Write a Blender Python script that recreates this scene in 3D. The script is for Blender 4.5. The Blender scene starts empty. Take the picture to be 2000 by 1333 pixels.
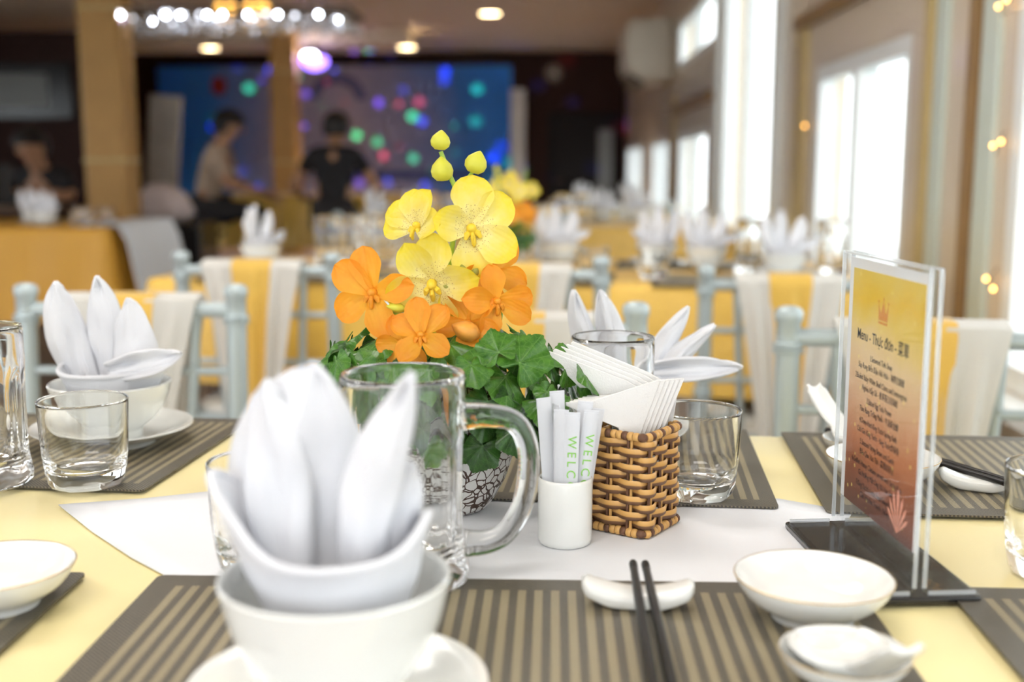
import bpy, bmesh, math, random
from mathutils import Vector, Matrix, Euler, noise
PI = math.pi
RND = random.Random(11)
sc = bpy.context.scene
C = sc.collection

# ------------------------------------------------------------------ camera, world, exposure
cd = bpy.data.cameras.new('camera'); cam = bpy.data.objects.new('camera', cd); C.objects.link(cam)
cam.location = (0, 0, 1.02)
cam.rotation_euler = (PI/2 - math.radians(8.813), 0, math.radians(2.0376))
cd.lens = 40.0; cd.sensor_width = 36.0; cd.clip_start = .02; cd.clip_end = 200
cd.dof.use_dof = True; cd.dof.focus_distance = .87; cd.dof.aperture_fstop = 3.8
sc.camera = cam
w = bpy.data.worlds.new('overcast'); sc.world = w; w.use_nodes = True
bg = w.node_tree.nodes['Background']; bg.inputs[0].default_value = (.93, .965, 1, 1); bg.inputs[1].default_value = 2.1
vs = sc.view_settings
vs.view_transform = 'Standard'; vs.look = 'None'; vs.gamma = 1; vs.use_curve_mapping = False
vs.exposure = 0.64
cy_ = sc.cycles; cy_.max_bounces = 24; cy_.diffuse_bounces = 3; cy_.glossy_bounces = 16; cy_.transmission_bounces = 16; w.cycles.sampling_method = 'NONE'; cy_.transparent_max_bounces = 12; cy_.adaptive_threshold = .1; cy_.adaptive_min_samples = 12

# fill lights added for assumed ceiling lamps over the near end of the room (all above the frame)
for (px_, py_) in [(-.5, -.4), (-.5, 2.0), (-2.6, 1.0)]:
    al = bpy.data.lights.new('ceiling_panel_glow', 'AREA'); al.shape = 'RECTANGLE'; al.size = 1.3; al.size_y = .7; al.energy = 17; al.color = (1, .965, .92)
    ao = bpy.data.objects.new('ceiling_panel_glow', al); C.objects.link(ao); ao.location = (px_, py_, 2.52)

# ------------------------------------------------------------------ materials
MATS = {}
def nt(name):
    m = bpy.data.materials.new(name); m.use_nodes = True; MATS[name] = m
    n = m.node_tree.nodes; return m, n, m.node_tree.links, n['Principled BSDF']
def rgb(c): return (c[0], c[1], c[2], 1)
def mk(name, base, rough=.5, metal=0, var=.06, vscale=12, bump=0, bscale=200, sheen=0, coat=0, trans=0, ior=1.45, emit=None, spec=.5, transl=0, alpha=1, srough=.5, crough=.15):
    m, n, l, p = nt(name)
    p.inputs['Roughness'].default_value = rough; p.inputs['Metallic'].default_value = metal
    p.inputs['Base Color'].default_value = rgb(base); p.inputs['Specular IOR Level'].default_value = spec
    p.inputs['Transmission Weight'].default_value = trans; p.inputs['IOR'].default_value = ior
    p.inputs['Sheen Weight'].default_value = sheen; p.inputs['Sheen Roughness'].default_value = srough
    p.inputs['Coat Weight'].default_value = coat; p.inputs['Coat Roughness'].default_value = crough
    p.inputs['Alpha'].default_value = alpha
    tc = n.new('ShaderNodeTexCoord'); src = None
    if var:
        nz = n.new('ShaderNodeTexNoise'); nz.inputs['Scale'].default_value = vscale; nz.inputs['Detail'].default_value = 3
        l.new(tc.outputs['Object'], nz.inputs['Vector'])
        mx = n.new('ShaderNodeMix'); mx.data_type = 'RGBA'
        mx.inputs['A'].default_value = rgb([max(0, c*(1-var)) for c in base]); mx.inputs['B'].default_value = rgb([min(1, c*(1+var)) for c in base])
        l.new(nz.outputs['Fac'], mx.inputs['Factor']); l.new(mx.outputs['Result'], p.inputs['Base Color']); src = mx.outputs['Result']
    if bump:
        b2 = n.new('ShaderNodeTexNoise'); b2.inputs['Scale'].default_value = bscale
        l.new(tc.outputs['Object'], b2.inputs['Vector'])
        bp = n.new('ShaderNodeBump'); bp.inputs['Strength'].default_value = bump; bp.inputs['Distance'].default_value = .002
        l.new(b2.outputs['Fac'], bp.inputs['Height']); l.new(bp.outputs['Normal'], p.inputs['Normal'])
    if emit:
        p.inputs['Emission Color'].default_value = rgb(emit[0]); p.inputs['Emission Strength'].default_value = emit[1]
    if emit: m.cycles.emission_sampling = 'NONE'
    if transl:
        tr = n.new('ShaderNodeBsdfTranslucent'); ms = n.new('ShaderNodeMixShader'); ms.inputs[0].default_value = transl
        if src: l.new(src, tr.inputs[0])
        else: tr.inputs[0].default_value = rgb(base)
        l.new(p.outputs[0], ms.inputs[1]); l.new(tr.outputs[0], ms.inputs[2]); l.new(ms.outputs[0], n['Material Output'].inputs[0])
    return m

def math_node(n, l, op, a, b=None, c=None):
    x = n.new('ShaderNodeMath'); x.operation = op
    for i, v in enumerate((a, b, c)):
        if v is None: continue
        if isinstance(v, (int, float)): x.inputs[i].default_value = v
        else: l.new(v, x.inputs[i])
    return x.outputs[0]
def ramp(n, l, fac, stops, interp='LINEAR'):
    r = n.new('ShaderNodeValToRGB'); r.color_ramp.interpolation = interp
    e = r.color_ramp.elements
    while len(e) < len(stops): e.new(.5)
    for k, (p, c) in zip(e, stops): k.position = p; k.color = rgb(c)
    l.new(fac, r.inputs[0]); return r.outputs[0]

mk('pale_cloth', (.93, .80, .40), .4, var=.04, vscale=6, sheen=.3, srough=.3, coat=.3, crough=.35)  # same yellow cloth; window light and satin sheen painted into a paler base
mk('yellow_cloth', (.87, .55, .10), .4, var=.04, vscale=6, sheen=.2, srough=.3, coat=.25, crough=.35)
mk('gold_cloth', (.74, .39, .045), .45, var=.04, vscale=6, coat=.1, crough=.35)  # same yellow cloth again; weaker window light painted in as deeper gold
mk('runner_cloth', (.83, .845, .88), .7, var=.02, bump=.15, bscale=60)
mk('napkin_cloth', (.86, .87, .91), .75, var=0, bump=.25, bscale=700, transl=.12)
mk('porcelain', (.86, .87, .84), .12, var=0, coat=.4)
mk('gold_line', (.55, .38, .16), .3, metal=.7, var=0)
mk('drink_glass', (.995, 1, .998), .0, trans=1, ior=1.45, var=0)
mk('silver_paint', (.47, .545, .56), .35, metal=.25, var=0, vscale=30)
mk('seat_pad', (.75, .73, .68), .7, var=0)
mk('sash_white', (.80, .785, .74), .6, var=0, transl=.3)
mk('sash_yellow', (.90, .58, .11), .5, var=0, transl=.25, sheen=.3)
mk('stem_green', (.32, .48, .06), .45, var=.15, vscale=60)
mk('bud_yellow', (.72, .70, .07), .45, var=.15, vscale=60, transl=.15)
mk('bud_orange', (.80, .36, .06), .45, var=.25, vscale=80)
mk('bud_olive', (.33, .32, .05), .5, var=.3, vscale=120)
mk('petal_heart', (.90, .62, .05), .45, var=.2, vscale=150)
mk('lip_orange', (.82, .30, .02), .45, var=.3, vscale=120)
mk('tan_strip', (.70, .40, .13), .4, var=.12, vscale=60)
mk('brown_cane', (.16, .075, .04), .5, var=.3, vscale=80)
mk('paper_white', (.87, .87, .86), .85, var=0, bump=.2, bscale=900)
mk('sachet_paper', (.87, .89, .93), .6, var=0, transl=.2)
mk('print_green', (.30, .68, .12), .7, var=0)
mk('print_black', (.03, .025, .03), .7, var=0)
mk('print_orange', (.74, .30, .04), .6, var=0)
mk('print_pink', (.85, .38, .26), .6, var=0)
mk('black_plastic', (.012, .011, .011), .18, var=0, coat=.3)
mk('black_lacquer', (.014, .012, .012), .3, var=0)
mk('mat_edge', (.07, .06, .05), .6, var=0)
mk('table_wood', (.12, .07, .04), .5, var=0)
mk('dark_floor', (.30, .21, .145), .35, var=.3, vscale=4)
mk('ceiling_paint', (.68, .57, .47), .55, var=0)
mk('beam_paint', (.72, .62, .50), .55, var=0)
mk('coffer_trim', (.55, .52, .30), .5, var=0)
mk('wall_beige', (.70, .60, .475), .3, var=0, vscale=2, coat=.25)
mk('wall_maroon', (.030, .011, .008), .6, spec=.2, var=0, vscale=3)
mk('wall_black', (.012, .010, .010), .6, spec=.2, var=0)
mk('white_frame', (.85, .87, .86), .35, var=0)
mk('mint_trim', (.62, .69, .62), .3, var=0)
mk('gold_trim', (.58, .44, .20), .35, var=.15, vscale=8)
mk('brown_trim', (.30, .18, .075), .4, var=.2, vscale=8)
mk('pillar_gold', (.50, .28, .085), .5, var=.18, vscale=5, bump=.1, bscale=60)
mk('ac_white', (.60, .54, .45), .45, var=0)
mk('dark_slot', (.03, .025, .02), .6, var=0)
mk('skin', (.50, .27, .16), .5, var=0)
mk('hair_black', (.012, .010, .010), .45, var=0, vscale=60)
mk('shirt_black', (.016, .016, .019), .8, var=0)
mk('shirt_beige', (.52, .40, .30), .8, var=0)
mk('trousers_dark', (.03, .028, .03), .8, var=0)
mk('bundle_cloth', (.66, .55, .53), .8, var=.08)
mk('screen_grey', (.16, .16, .15), .3, var=0, vscale=4)
mk('banner_paper', (.62, .62, .60), .5, var=.25, vscale=5)
mk('clock_face', (.20, .16, .13), .4, var=0)
mk('chrome', (.7, .7, .72), .2, metal=1, var=0)
mk('bronze', (.10, .075, .055), .35, metal=.7, var=0)
mk('crystal', (.95, .97, 1), .02, trans=.85, ior=1.6, var=0)
mk('lamp_warm', (1, .85, .6), .5, var=0, emit=((1, .74, .40), 14))
mk('bulb_warm', (1, .7, .3), .5, var=0, emit=((1, .50, .08), 5))
mk('lamp_cool', (.9, .92, 1), .5, var=0, emit=((.80, .86, 1), 26))
mk('lamp_dim', (.9, .92, 1), .5, var=0, emit=((.85, .9, 1), 3.5))
mk('lamp_party', (.9, .8, 1), .5, var=0, emit=((.9, .85, 1), 16))
mk('lamp_violet', (.4, .2, .9), .5, var=0, emit=((.28, .16, 1), 4))
mk('string_bulb', (1, .6, .2), .5, var=0, emit=((1, .48, .10), 8))  # glow for the amber glints reflected in the window wall
mk('emblem_red', (.30, .03, .03), .5, var=0)
mk('emblem_blue', (.03, .05, .22), .5, var=0)
mk('far_ground', (.55, .60, .62), .5, var=0)

def petal_mat(name, tip, base, speck):
    m, n, l, p = nt(name)
    tc = n.new('ShaderNodeTexCoord'); sx = n.new('ShaderNodeSeparateXYZ'); l.new(tc.outputs['Object'], sx.inputs[0])
    v = math_node(n, l, 'MULTIPLY', sx.outputs['Y'], 30)
    nz = n.new('ShaderNodeTexNoise'); nz.inputs['Scale'].default_value = 160; l.new(tc.outputs['Object'], nz.inputs['Vector'])
    v2 = math_node(n, l, 'ADD', v, math_node(n, l, 'MULTIPLY', math_node(n, l, 'SUBTRACT', nz.outputs['Fac'], .5), .6))
    c = ramp(n, l, v2, [(0, base), (.35, [.6*a+.4*b for a, b in zip(base, tip)]), (.9, tip)])
    vo = n.new('ShaderNodeTexVoronoi'); vo.inputs['Scale'].default_value = 900; l.new(tc.outputs['Object'], vo.inputs['Vector'])
    dot = math_node(n, l, 'LESS_THAN', vo.outputs['Distance'], .22)
    near = math_node(n, l, 'LESS_THAN', v2, .45)
    f = math_node(n, l, 'MULTIPLY', math_node(n, l, 'MULTIPLY', dot, near), speck)
    mx = n.new('ShaderNodeMix'); mx.data_type = 'RGBA'; l.new(f, mx.inputs['Factor']); l.new(c, mx.inputs['A']); mx.inputs['B'].default_value = (.35, .12, .03, 1)
    l.new(mx.outputs['Result'], p.inputs['Base Color']); p.inputs['Roughness'].default_value = .5
    w1 = n.new('ShaderNodeTexWave'); w1.inputs['Scale'].default_value = 110; w1.inputs['Distortion'].default_value = 2; l.new(tc.outputs['Object'], w1.inputs['Vector'])
    bp = n.new('ShaderNodeBump'); bp.inputs['Strength'].default_value = .12; bp.inputs['Distance'].default_value = .001; l.new(w1.outputs['Fac'], bp.inputs['Height']); l.new(bp.outputs['Normal'], p.inputs['Normal'])
    tr = n.new('ShaderNodeBsdfTranslucent'); l.new(mx.outputs['Result'], tr.inputs[0])
    ms = n.new('ShaderNodeMixShader'); ms.inputs[0].default_value = .35; l.new(p.outputs[0], ms.inputs[1]); l.new(tr.outputs[0], ms.inputs[2]); l.new(ms.outputs[0], n['Material Output'].inputs[0])
petal_mat('petal_yellow', (.93, .76, .05), (.94, .88, .46), 1.0)
petal_mat('petal_orange', (.95, .36, .02), (.95, .50, .04), .0)

def leaf_mat(name, c0, c1, vein, transl):
    # blade colour with paler veins that fan out from the stalk
    m, n, l, p = nt(name)
    tc = n.new('ShaderNodeTexCoord'); s = n.new('ShaderNodeSeparateXYZ'); l.new(tc.outputs['Object'], s.inputs[0])
    a = math_node(n, l, 'ARCTAN2', s.outputs['X'], s.outputs['Y'])
    r = math_node(n, l, 'SQRT', math_node(n, l, 'ADD', math_node(n, l, 'MULTIPLY', s.outputs['X'], s.outputs['X']), math_node(n, l, 'MULTIPLY', s.outputs['Y'], s.outputs['Y'])))
    q = math_node(n, l, 'ABSOLUTE', math_node(n, l, 'SUBTRACT', math_node(n, l, 'FRACT', math_node(n, l, 'ADD', math_node(n, l, 'MULTIPLY', a, 1.6), .5)), .5))
    d = math_node(n, l, 'MULTIPLY', q, r)
    v1 = math_node(n, l, 'LESS_THAN', d, .011)
    wv = n.new('ShaderNodeTexVoronoi'); wv.feature = 'DISTANCE_TO_EDGE'; wv.inputs['Scale'].default_value = 5; l.new(tc.outputs['Object'], wv.inputs['Vector'])
    v2 = math_node(n, l, 'MULTIPLY', math_node(n, l, 'LESS_THAN', wv.outputs['Distance'], .03), .35)
    vv = math_node(n, l, 'MAXIMUM', math_node(n, l, 'MULTIPLY', v1, .8), v2)
    nz = n.new('ShaderNodeTexNoise'); nz.inputs['Scale'].default_value = 3; nz.inputs['Detail'].default_value = 4
    oi = n.new('ShaderNodeObjectInfo'); ad = n.new('ShaderNodeVectorMath'); ad.operation = 'ADD'; l.new(tc.outputs['Object'], ad.inputs[0]); l.new(oi.outputs['Location'], ad.inputs[1]); 
    sc2 = n.new('ShaderNodeVectorMath'); sc2.operation = 'SCALE'; l.new(oi.outputs['Location'], sc2.inputs[0]); sc2.inputs['Scale'].default_value = 60; l.new(sc2.outputs[0], ad.inputs[1]); l.new(ad.outputs[0], nz.inputs['Vector'])
    mx = n.new('ShaderNodeMix'); mx.data_type = 'RGBA'; mx.inputs['A'].default_value = rgb(c0); mx.inputs['B'].default_value = rgb(c1); l.new(ramp(n, l, nz.outputs['Fac'], [(.3, (0, 0, 0)), (.7, (1, 1, 1))]), mx.inputs['Factor'])
    m2 = n.new('ShaderNodeMix'); m2.data_type = 'RGBA'; l.new(vv, m2.inputs['Factor']); l.new(mx.outputs['Result'], m2.inputs['A']); m2.inputs['B'].default_value = rgb(vein)
    l.new(m2.outputs['Result'], p.inputs['Base Color']); p.inputs['Roughness'].default_value = .32
    bp = n.new('ShaderNodeBump'); bp.invert = True; bp.inputs['Strength'].default_value = .5; bp.inputs['Distance'].default_value = .0012; l.new(vv, bp.inputs['Height']); l.new(bp.outputs['Normal'], p.inputs['Normal'])
    tr = n.new('ShaderNodeBsdfTranslucent'); l.new(m2.outputs['Result'], tr.inputs[0])
    ms = n.new('ShaderNodeMixShader'); ms.inputs[0].default_value = transl; l.new(p.outputs[0], ms.inputs[1]); l.new(tr.outputs[0], ms.inputs[2]); l.new(ms.outputs[0], n['Material Output'].inputs[0])
leaf_mat('leaf_green', (.035, .14, .012), (.10, .27, .03), (.20, .40, .09), .2)
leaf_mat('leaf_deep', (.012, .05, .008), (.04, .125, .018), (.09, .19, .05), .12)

def mat_weave():
    # woven vinyl: dark border with fine ribs, khaki and dark stripes running across the depth of the mat inside it
    m, n, l, p = nt('mat_weave')
    tc = n.new('ShaderNodeTexCoord'); s = n.new('ShaderNodeSeparateXYZ'); l.new(tc.outputs['Object'], s.inputs[0])
    X, Y = s.outputs['X'], s.outputs['Y']
    inx = math_node(n, l, 'LESS_THAN', math_node(n, l, 'ABSOLUTE', X), .213)
    iny = math_node(n, l, 'LESS_THAN', math_node(n, l, 'ABSOLUTE', Y), .115)
    inside = math_node(n, l, 'MULTIPLY', inx, iny)
    st = math_node(n, l, 'LESS_THAN', math_node(n, l, 'FRACT', math_node(n, l, 'MULTIPLY', math_node(n, l, 'ADD', X, 1), 96)), .5)
    rib = math_node(n, l, 'FRACT', math_node(n, l, 'MULTIPLY', math_node(n, l, 'ADD', math_node(n, l, 'ADD', X, Y), 2), 330))
    ribm = math_node(n, l, 'LESS_THAN', rib, .45)
    rib2 = math_node(n, l, 'FRACT', math_node(n, l, 'MULTIPLY', math_node(n, l, 'ADD', math_node(n, l, 'SUBTRACT', X, Y), 2), 330))
    rib2m = math_node(n, l, 'LESS_THAN', rib2, .38)
    def mix(f, a, b):
        x = n.new('ShaderNodeMix'); x.data_type = 'RGBA'; l.new(f, x.inputs['Factor'])
        for k, v in (('A', a), ('B', b)):
            if isinstance(v, tuple): x.inputs[k].default_value = rgb(v)
            else: l.new(v, x.inputs[k])
        return x.outputs['Result']
    dark = mix(ribm, (.050, .045, .039), (.185, .16, .112))
    khaki = mix(rib2m, (.345, .29, .18), (.235, .195, .12))
    stripe = mix(st, dark, khaki)
    colr = mix(inside, dark, stripe)
    l.new(colr, p.inputs['Base Color']); p.inputs['Roughness'].default_value = .45
    h = math_node(n, l, 'ADD', math_node(n, l, 'MULTIPLY', ribm, .6), math_node(n, l, 'MULTIPLY', math_node(n, l, 'MULTIPLY', st, inside), .7))
    bp = n.new('ShaderNodeBump'); bp.inputs['Strength'].default_value = .35; bp.inputs['Distance'].default_value = .0008; l.new(h, bp.inputs['Height']); l.new(bp.outputs['Normal'], p.inputs['Normal'])
mat_weave()

def crackle():
    m, n, l, p = nt('crackle_glaze')
    tc = n.new('ShaderNodeTexCoord'); nz = n.new('ShaderNodeTexNoise'); nz.inputs['Scale'].default_value = 60; l.new(tc.outputs['Object'], nz.inputs['Vector'])
    mv = n.new('ShaderNodeMix'); mv.data_type = 'RGBA'; mv.blend_type = 'ADD'; mv.inputs['Factor'].default_value = .012; l.new(tc.outputs['Object'], mv.inputs['A']); l.new(nz.outputs['Color'], mv.inputs['B'])
    vo = n.new('ShaderNodeTexVoronoi'); vo.feature = 'DISTANCE_TO_EDGE'; vo.inputs['Scale'].default_value = 135; l.new(mv.outputs['Result'], vo.inputs['Vector'])
    n2 = n.new('ShaderNodeTexNoise'); n2.inputs['Scale'].default_value = 45; l.new(tc.outputs['Object'], n2.inputs['Vector'])
    th = math_node(n, l, 'MULTIPLY', n2.outputs['Fac'], .13)
    ed = math_node(n, l, 'LESS_THAN', vo.outputs['Distance'], th)
    mx = n.new('ShaderNodeMix'); mx.data_type = 'RGBA'; l.new(ed, mx.inputs['Factor']); mx.inputs['A'].default_value = (.80, .79, .76, 1); mx.inputs['B'].default_value = (.07, .035, .022, 1)
    l.new(mx.outputs['Result'], p.inputs['Base Color']); p.inputs['Roughness'].default_value = .35
    bp = n.new('ShaderNodeBump'); bp.invert = True; bp.inputs['Strength'].default_value = .6; bp.inputs['Distance'].default_value = .0008; l.new(ed, bp.inputs['Height']); l.new(bp.outputs['Normal'], p.inputs['Normal'])
crackle()

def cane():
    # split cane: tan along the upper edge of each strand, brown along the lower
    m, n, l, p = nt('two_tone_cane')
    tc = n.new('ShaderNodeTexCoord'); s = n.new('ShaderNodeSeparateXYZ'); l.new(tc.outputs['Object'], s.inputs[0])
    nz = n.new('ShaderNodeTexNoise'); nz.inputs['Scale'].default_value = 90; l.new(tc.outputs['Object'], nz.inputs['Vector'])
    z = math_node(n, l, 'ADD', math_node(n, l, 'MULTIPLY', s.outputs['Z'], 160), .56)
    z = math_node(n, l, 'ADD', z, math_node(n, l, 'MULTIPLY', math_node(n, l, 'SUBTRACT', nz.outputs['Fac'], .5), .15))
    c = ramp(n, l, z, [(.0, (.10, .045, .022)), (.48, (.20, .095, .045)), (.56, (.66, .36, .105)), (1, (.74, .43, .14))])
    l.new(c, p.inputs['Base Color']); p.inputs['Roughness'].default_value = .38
cane()

def menu_print():
    m, n, l, p = nt('menu_print')
    tc = n.new('ShaderNodeTexCoord'); s = n.new('ShaderNodeSeparateXYZ'); l.new(tc.outputs['Object'], s.inputs[0])
    nz = n.new('ShaderNodeTexNoise'); nz.inputs['Scale'].default_value = 22; nz.inputs['Detail'].default_value = 4; l.new(tc.outputs['Object'], nz.inputs['Vector'])
    z = math_node(n, l, 'ADD', math_node(n, l, 'MULTIPLY', s.outputs['Z'], 5.6), math_node(n, l, 'MULTIPLY', math_node(n, l, 'SUBTRACT', nz.outputs['Fac'], .5), .22))
    c = ramp(n, l, z, [(.0, (.13, .04, .02)), (.14, (.30, .09, .035)), (.30, (.58, .22, .09)), (.46, (.78, .48, .26)), (.62, (.85, .62, .32)), (.76, (.86, .62, .12)), (.84, (.85, .55, .035)), (1, (.82, .64, .15))])  # middle stops lightened: a washed-out reflection painted into the print colour
    vo = n.new('ShaderNodeTexVoronoi'); vo.inputs['Scale'].default_value = 90; l.new(tc.outputs['Object'], vo.inputs['Vector'])
    sp = math_node(n, l, 'LESS_THAN', vo.outputs['Distance'], .13)
    mx = n.new('ShaderNodeMix'); mx.data_type = 'RGBA'; l.new(math_node(n, l, 'MULTIPLY', sp, .55), mx.inputs['Factor']); l.new(c, mx.inputs['A']); mx.inputs['B'].default_value = (.95, .78, .22, 1)
    l.new(mx.outputs['Result'], p.inputs['Base Color']); p.inputs['Roughness'].default_value = .5
menu_print()

def backdrop_print():
    m, n, l, p = nt('backdrop_print')
    tc = n.new('ShaderNodeTexCoord'); s = n.new('ShaderNodeSeparateXYZ'); l.new(tc.outputs['Object'], s.inputs[0])
    nz = n.new('ShaderNodeTexNoise'); nz.inputs['Scale'].default_value = 1.1; nz.inputs['Detail'].default_value = 4; l.new(tc.outputs['Object'], nz.inputs['Vector'])
    x = math_node(n, l, 'ADD', math_node(n, l, 'MULTIPLY', s.outputs['X'], .208), .5)
    x = math_node(n, l, 'ADD', x, math_node(n, l, 'MULTIPLY', math_node(n, l, 'SUBTRACT', nz.outputs['Fac'], .5), .22))
    c = ramp(n, l, x, [(.0, (.02, .20, .80)), (.14, (.03, .22, .72)), (.30, (.26, .27, .45)), (.55, (.46, .40, .50)), (.72, (.24, .27, .50)), (.86, (.03, .18, .62)), (1, (.02, .24, .88))])
    l.new(c, p.inputs['Base Color']); p.inputs['Roughness'].default_value = .6
backdrop_print()

def window_glass():
    m, n, l, p = nt('window_glass'); n.remove(p)
    t = n.new('ShaderNodeBsdfTransparent'); t.inputs[0].default_value = (.97, .985, .98, 1)
    g = n.new('ShaderNodeBsdfGlossy'); g.inputs['Roughness'].default_value = .02
    ms = n.new('ShaderNodeMixShader'); ms.inputs[0].default_value = .05; l.new(t.outputs[0], ms.inputs[1]); l.new(g.outputs[0], ms.inputs[2]); l.new(ms.outputs[0], n['Material Output'].inputs[0])
window_glass()
def acrylic():
    m, n, l, p = nt('acrylic'); n.remove(p)
    t = n.new('ShaderNodeBsdfTransparent'); t.inputs[0].default_value = (.97, .975, .98, 1)
    g = n.new('ShaderNodeBsdfGlossy'); g.inputs['Roughness'].default_value = .03
    lw = n.new('ShaderNodeLayerWeight'); lw.inputs[0].default_value = .25
    f = math_node(n, l, 'ADD', math_node(n, l, 'MULTIPLY', math_node(n, l, 'POWER', lw.outputs['Facing'], 4), .45), .03)
    ms = n.new('ShaderNodeMixShader'); l.new(f, ms.inputs[0]); l.new(t.outputs[0], ms.inputs[1]); l.new(g.outputs[0], ms.inputs[2]); l.new(ms.outputs[0], n['Material Output'].inputs[0])
acrylic()
mk('acrylic_edge', (.88, .91, .93), .15, trans=.7, ior=1.15, var=0, coat=.5)

# ------------------------------------------------------------------ mesh helpers
class G:
    def __init__(s): s.v = []; s.f = []
    def add(s, v, f):
        o = len(s.v); s.v += [tuple(x) for x in v]; s.f += [tuple(i+o for i in q) for q in f]; return s
    def box(s, c, d, rot=None):
        x, y, z = (k/2 for k in d); v = [Vector((a*x, b*y, e*z)) for a in (-1, 1) for b in (-1, 1) for e in (-1, 1)]
        if rot: M = Euler(rot).to_matrix(); v = [M @ k for k in v]
        v = [k + Vector(c) for k in v]
        return s.add(v, [(0, 1, 3, 2), (4, 6, 7, 5), (0, 4, 5, 1), (2, 3, 7, 6), (0, 2, 6, 4), (1, 5, 7, 3)])
    def tube(s, pts, r, seg=10, cap=True, flat=1.0):
        pts = [Vector(p) for p in pts]; n = len(pts); r = r if isinstance(r, (list, tuple)) else [r]*n
        v = []; f = []; ref = None
        for i, p in enumerate(pts):
            t = (pts[min(i+1, n-1)] - pts[max(i-1, 0)]).normalized()
            if ref is None:
                ref = Vector((0, 0, 1)) if abs(t.z) < .9 else Vector((1, 0, 0))
            a = (ref - t*ref.dot(t)).normalized(); b = t.cross(a); ref = a
            for k in range(seg):
                th = 2*PI*k/seg; v.append(p + a*math.cos(th)*r[i] + b*math.sin(th)*r[i]*flat)
        for i in range(n-1):
            for k in range(seg):
                k2 = (k+1) % seg; f.append((i*seg+k, i*seg+k2, (i+1)*seg+k2, (i+1)*seg+k))
        if cap: f += [tuple(range(seg))[::-1], tuple(range((n-1)*seg, n*seg))]
        return s.add(v, f)
    def lathe(s, prof, seg=48, c=(0, 0, 0), mod=None):
        v = []; f = []; rows = []
        for (r, z) in prof:
            if r <= 1e-7: rows.append([len(v)]); v.append((c[0], c[1], c[2]+z))
            else:
                rows.append(list(range(len(v), len(v)+seg)))
                for k in range(seg):
                    th = 2*PI*k/seg; rr = mod(th, r, z) if mod else r
                    v.append((c[0]+rr*math.cos(th), c[1]+rr*math.sin(th), c[2]+z))
        for a, b in zip(rows, rows[1:]):
            for k in range(seg):
                k2 = (k+1) % seg
                if len(a) == 1 and len(b) == 1: continue
                if len(a) == 1: f.append((a[0], b[k2], b[k]))
                elif len(b) == 1: f.append((a[k], a[k2], b[0]))
                else: f.append((a[k], a[k2], b[k2], b[k]))
        return s.add(v, f)
    def grid(s, fn, nu, nv, wrap=False):
        v = []; f = []; m = nu if wrap else nu+1
        for j in range(nv+1):
            for i in range(m): v.append(fn(i/nu, j/nv))
        for j in range(nv):
            for i in range(nu):
                i2 = (i+1) % m; f.append((j*m+i, j*m+i2, (j+1)*m+i2, (j+1)*m+i))
        return s.add(v, f)
    def prism(s, poly, z0, z1):
        n = len(poly); v = [(x, y, z0) for x, y in poly] + [(x, y, z1) for x, y in poly]
        return s.add(v, [tuple(range(n))[::-1], tuple(range(n, 2*n))] + [(i, (i+1) % n, n+(i+1) % n, n+i) for i in range(n)])
    def mesh(s, name, smooth=True, sharp=42):
        me = bpy.data.meshes.new(name); me.from_pydata(s.v, [], s.f); me.validate(); me.update()
        if smooth:
            me.shade_smooth()
            if sharp: me.set_sharp_from_angle(angle=math.radians(sharp))
        return me
def ob(name, me, mat, parent=None, loc=(0, 0, 0), rot=(0, 0, 0), scale=None, solid=0, bevel=0, offset=0, sub=0):
    if isinstance(me, G): me = me.mesh(name)
    o = bpy.data.objects.new(name, me); C.objects.link(o)
    if mat and not me.materials: me.materials.append(MATS[mat])
    o.location = loc; o.rotation_euler = rot
    if scale: o.scale = (scale,)*3 if isinstance(scale, (int, float)) else scale
    if parent: o.parent = parent
    if bevel:
        b = o.modifiers.new('bevel', 'BEVEL'); b.width = bevel; b.segments = 3; b.limit_method = 'ANGLE'
    if solid:
        q = o.modifiers.new('solid', 'SOLIDIFY'); q.thickness = solid; q.offset = offset
    if sub:
        q = o.modifiers.new('sub', 'SUBSURF'); q.levels = sub; q.render_levels = sub
    return o
def tag(o, label, cat, group=None):
    o['label'] = label; o['category'] = cat
    if group: o['group'] = group
    return o
def thing(name, label, cat, loc=(0, 0, 0), rz=0, group=None, scale=None):
    o = bpy.data.objects.new(name, None); C.objects.link(o); o.empty_display_size = .05
    o.location = loc; o.rotation_euler = (0, 0, rz)
    if scale: o.scale = (scale,)*3 if isinstance(scale, (int, float)) else scale
    return tag(o, label, cat, group)
def struct(name, g, mat, parent=None, **k):
    o = ob(name, g, mat, parent, **k)
    if not parent: o['kind'] = 'structure'
    return o
def dup(root, label, loc=None, rz=None, group=None, scale=None):
    def cp(o, par):
        c = o.copy(); C.objects.link(c); c.parent = par
        for ch in kids(o): cp(ch, c)
        return c
    r = cp(root, None); r['label'] = label
    if group: r['group'] = group
    if loc is not None: r.location = loc
    if rz is not None: r.rotation_euler = (0, 0, rz)
    if scale: r.scale = (scale,)*3 if isinstance(scale, (int, float)) else scale
    return r
def kids(o): return [c for c in o.children]
def bez(a, b, c, t): return a*(1-t)**2 + b*2*t*(1-t) + c*t*t
V = Vector

# ------------------------------------------------------------------ room shell
Y0, Y1, XW, XL, ZC = -4.0, 15.95, 1.0, -7.0, 2.55  # no wall behind the camera: left open so sky light floods in
struct('floor', G().box(((XW+XL)/2, (Y0+Y1)/2, -.05), (XW-XL+.3, Y1-Y0, .1)), 'dark_floor')
struct('ceiling', G().box(((XW+XL)/2, (Y0+Y1)/2, ZC+.05), (XW-XL+.3, Y1-Y0, .1)), 'ceiling_paint')
struct('wall_back', G().box(((XW+XL)/2, Y1+.06, ZC/2), (XW-XL+.3, .12, ZC)), 'wall_maroon')
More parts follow.
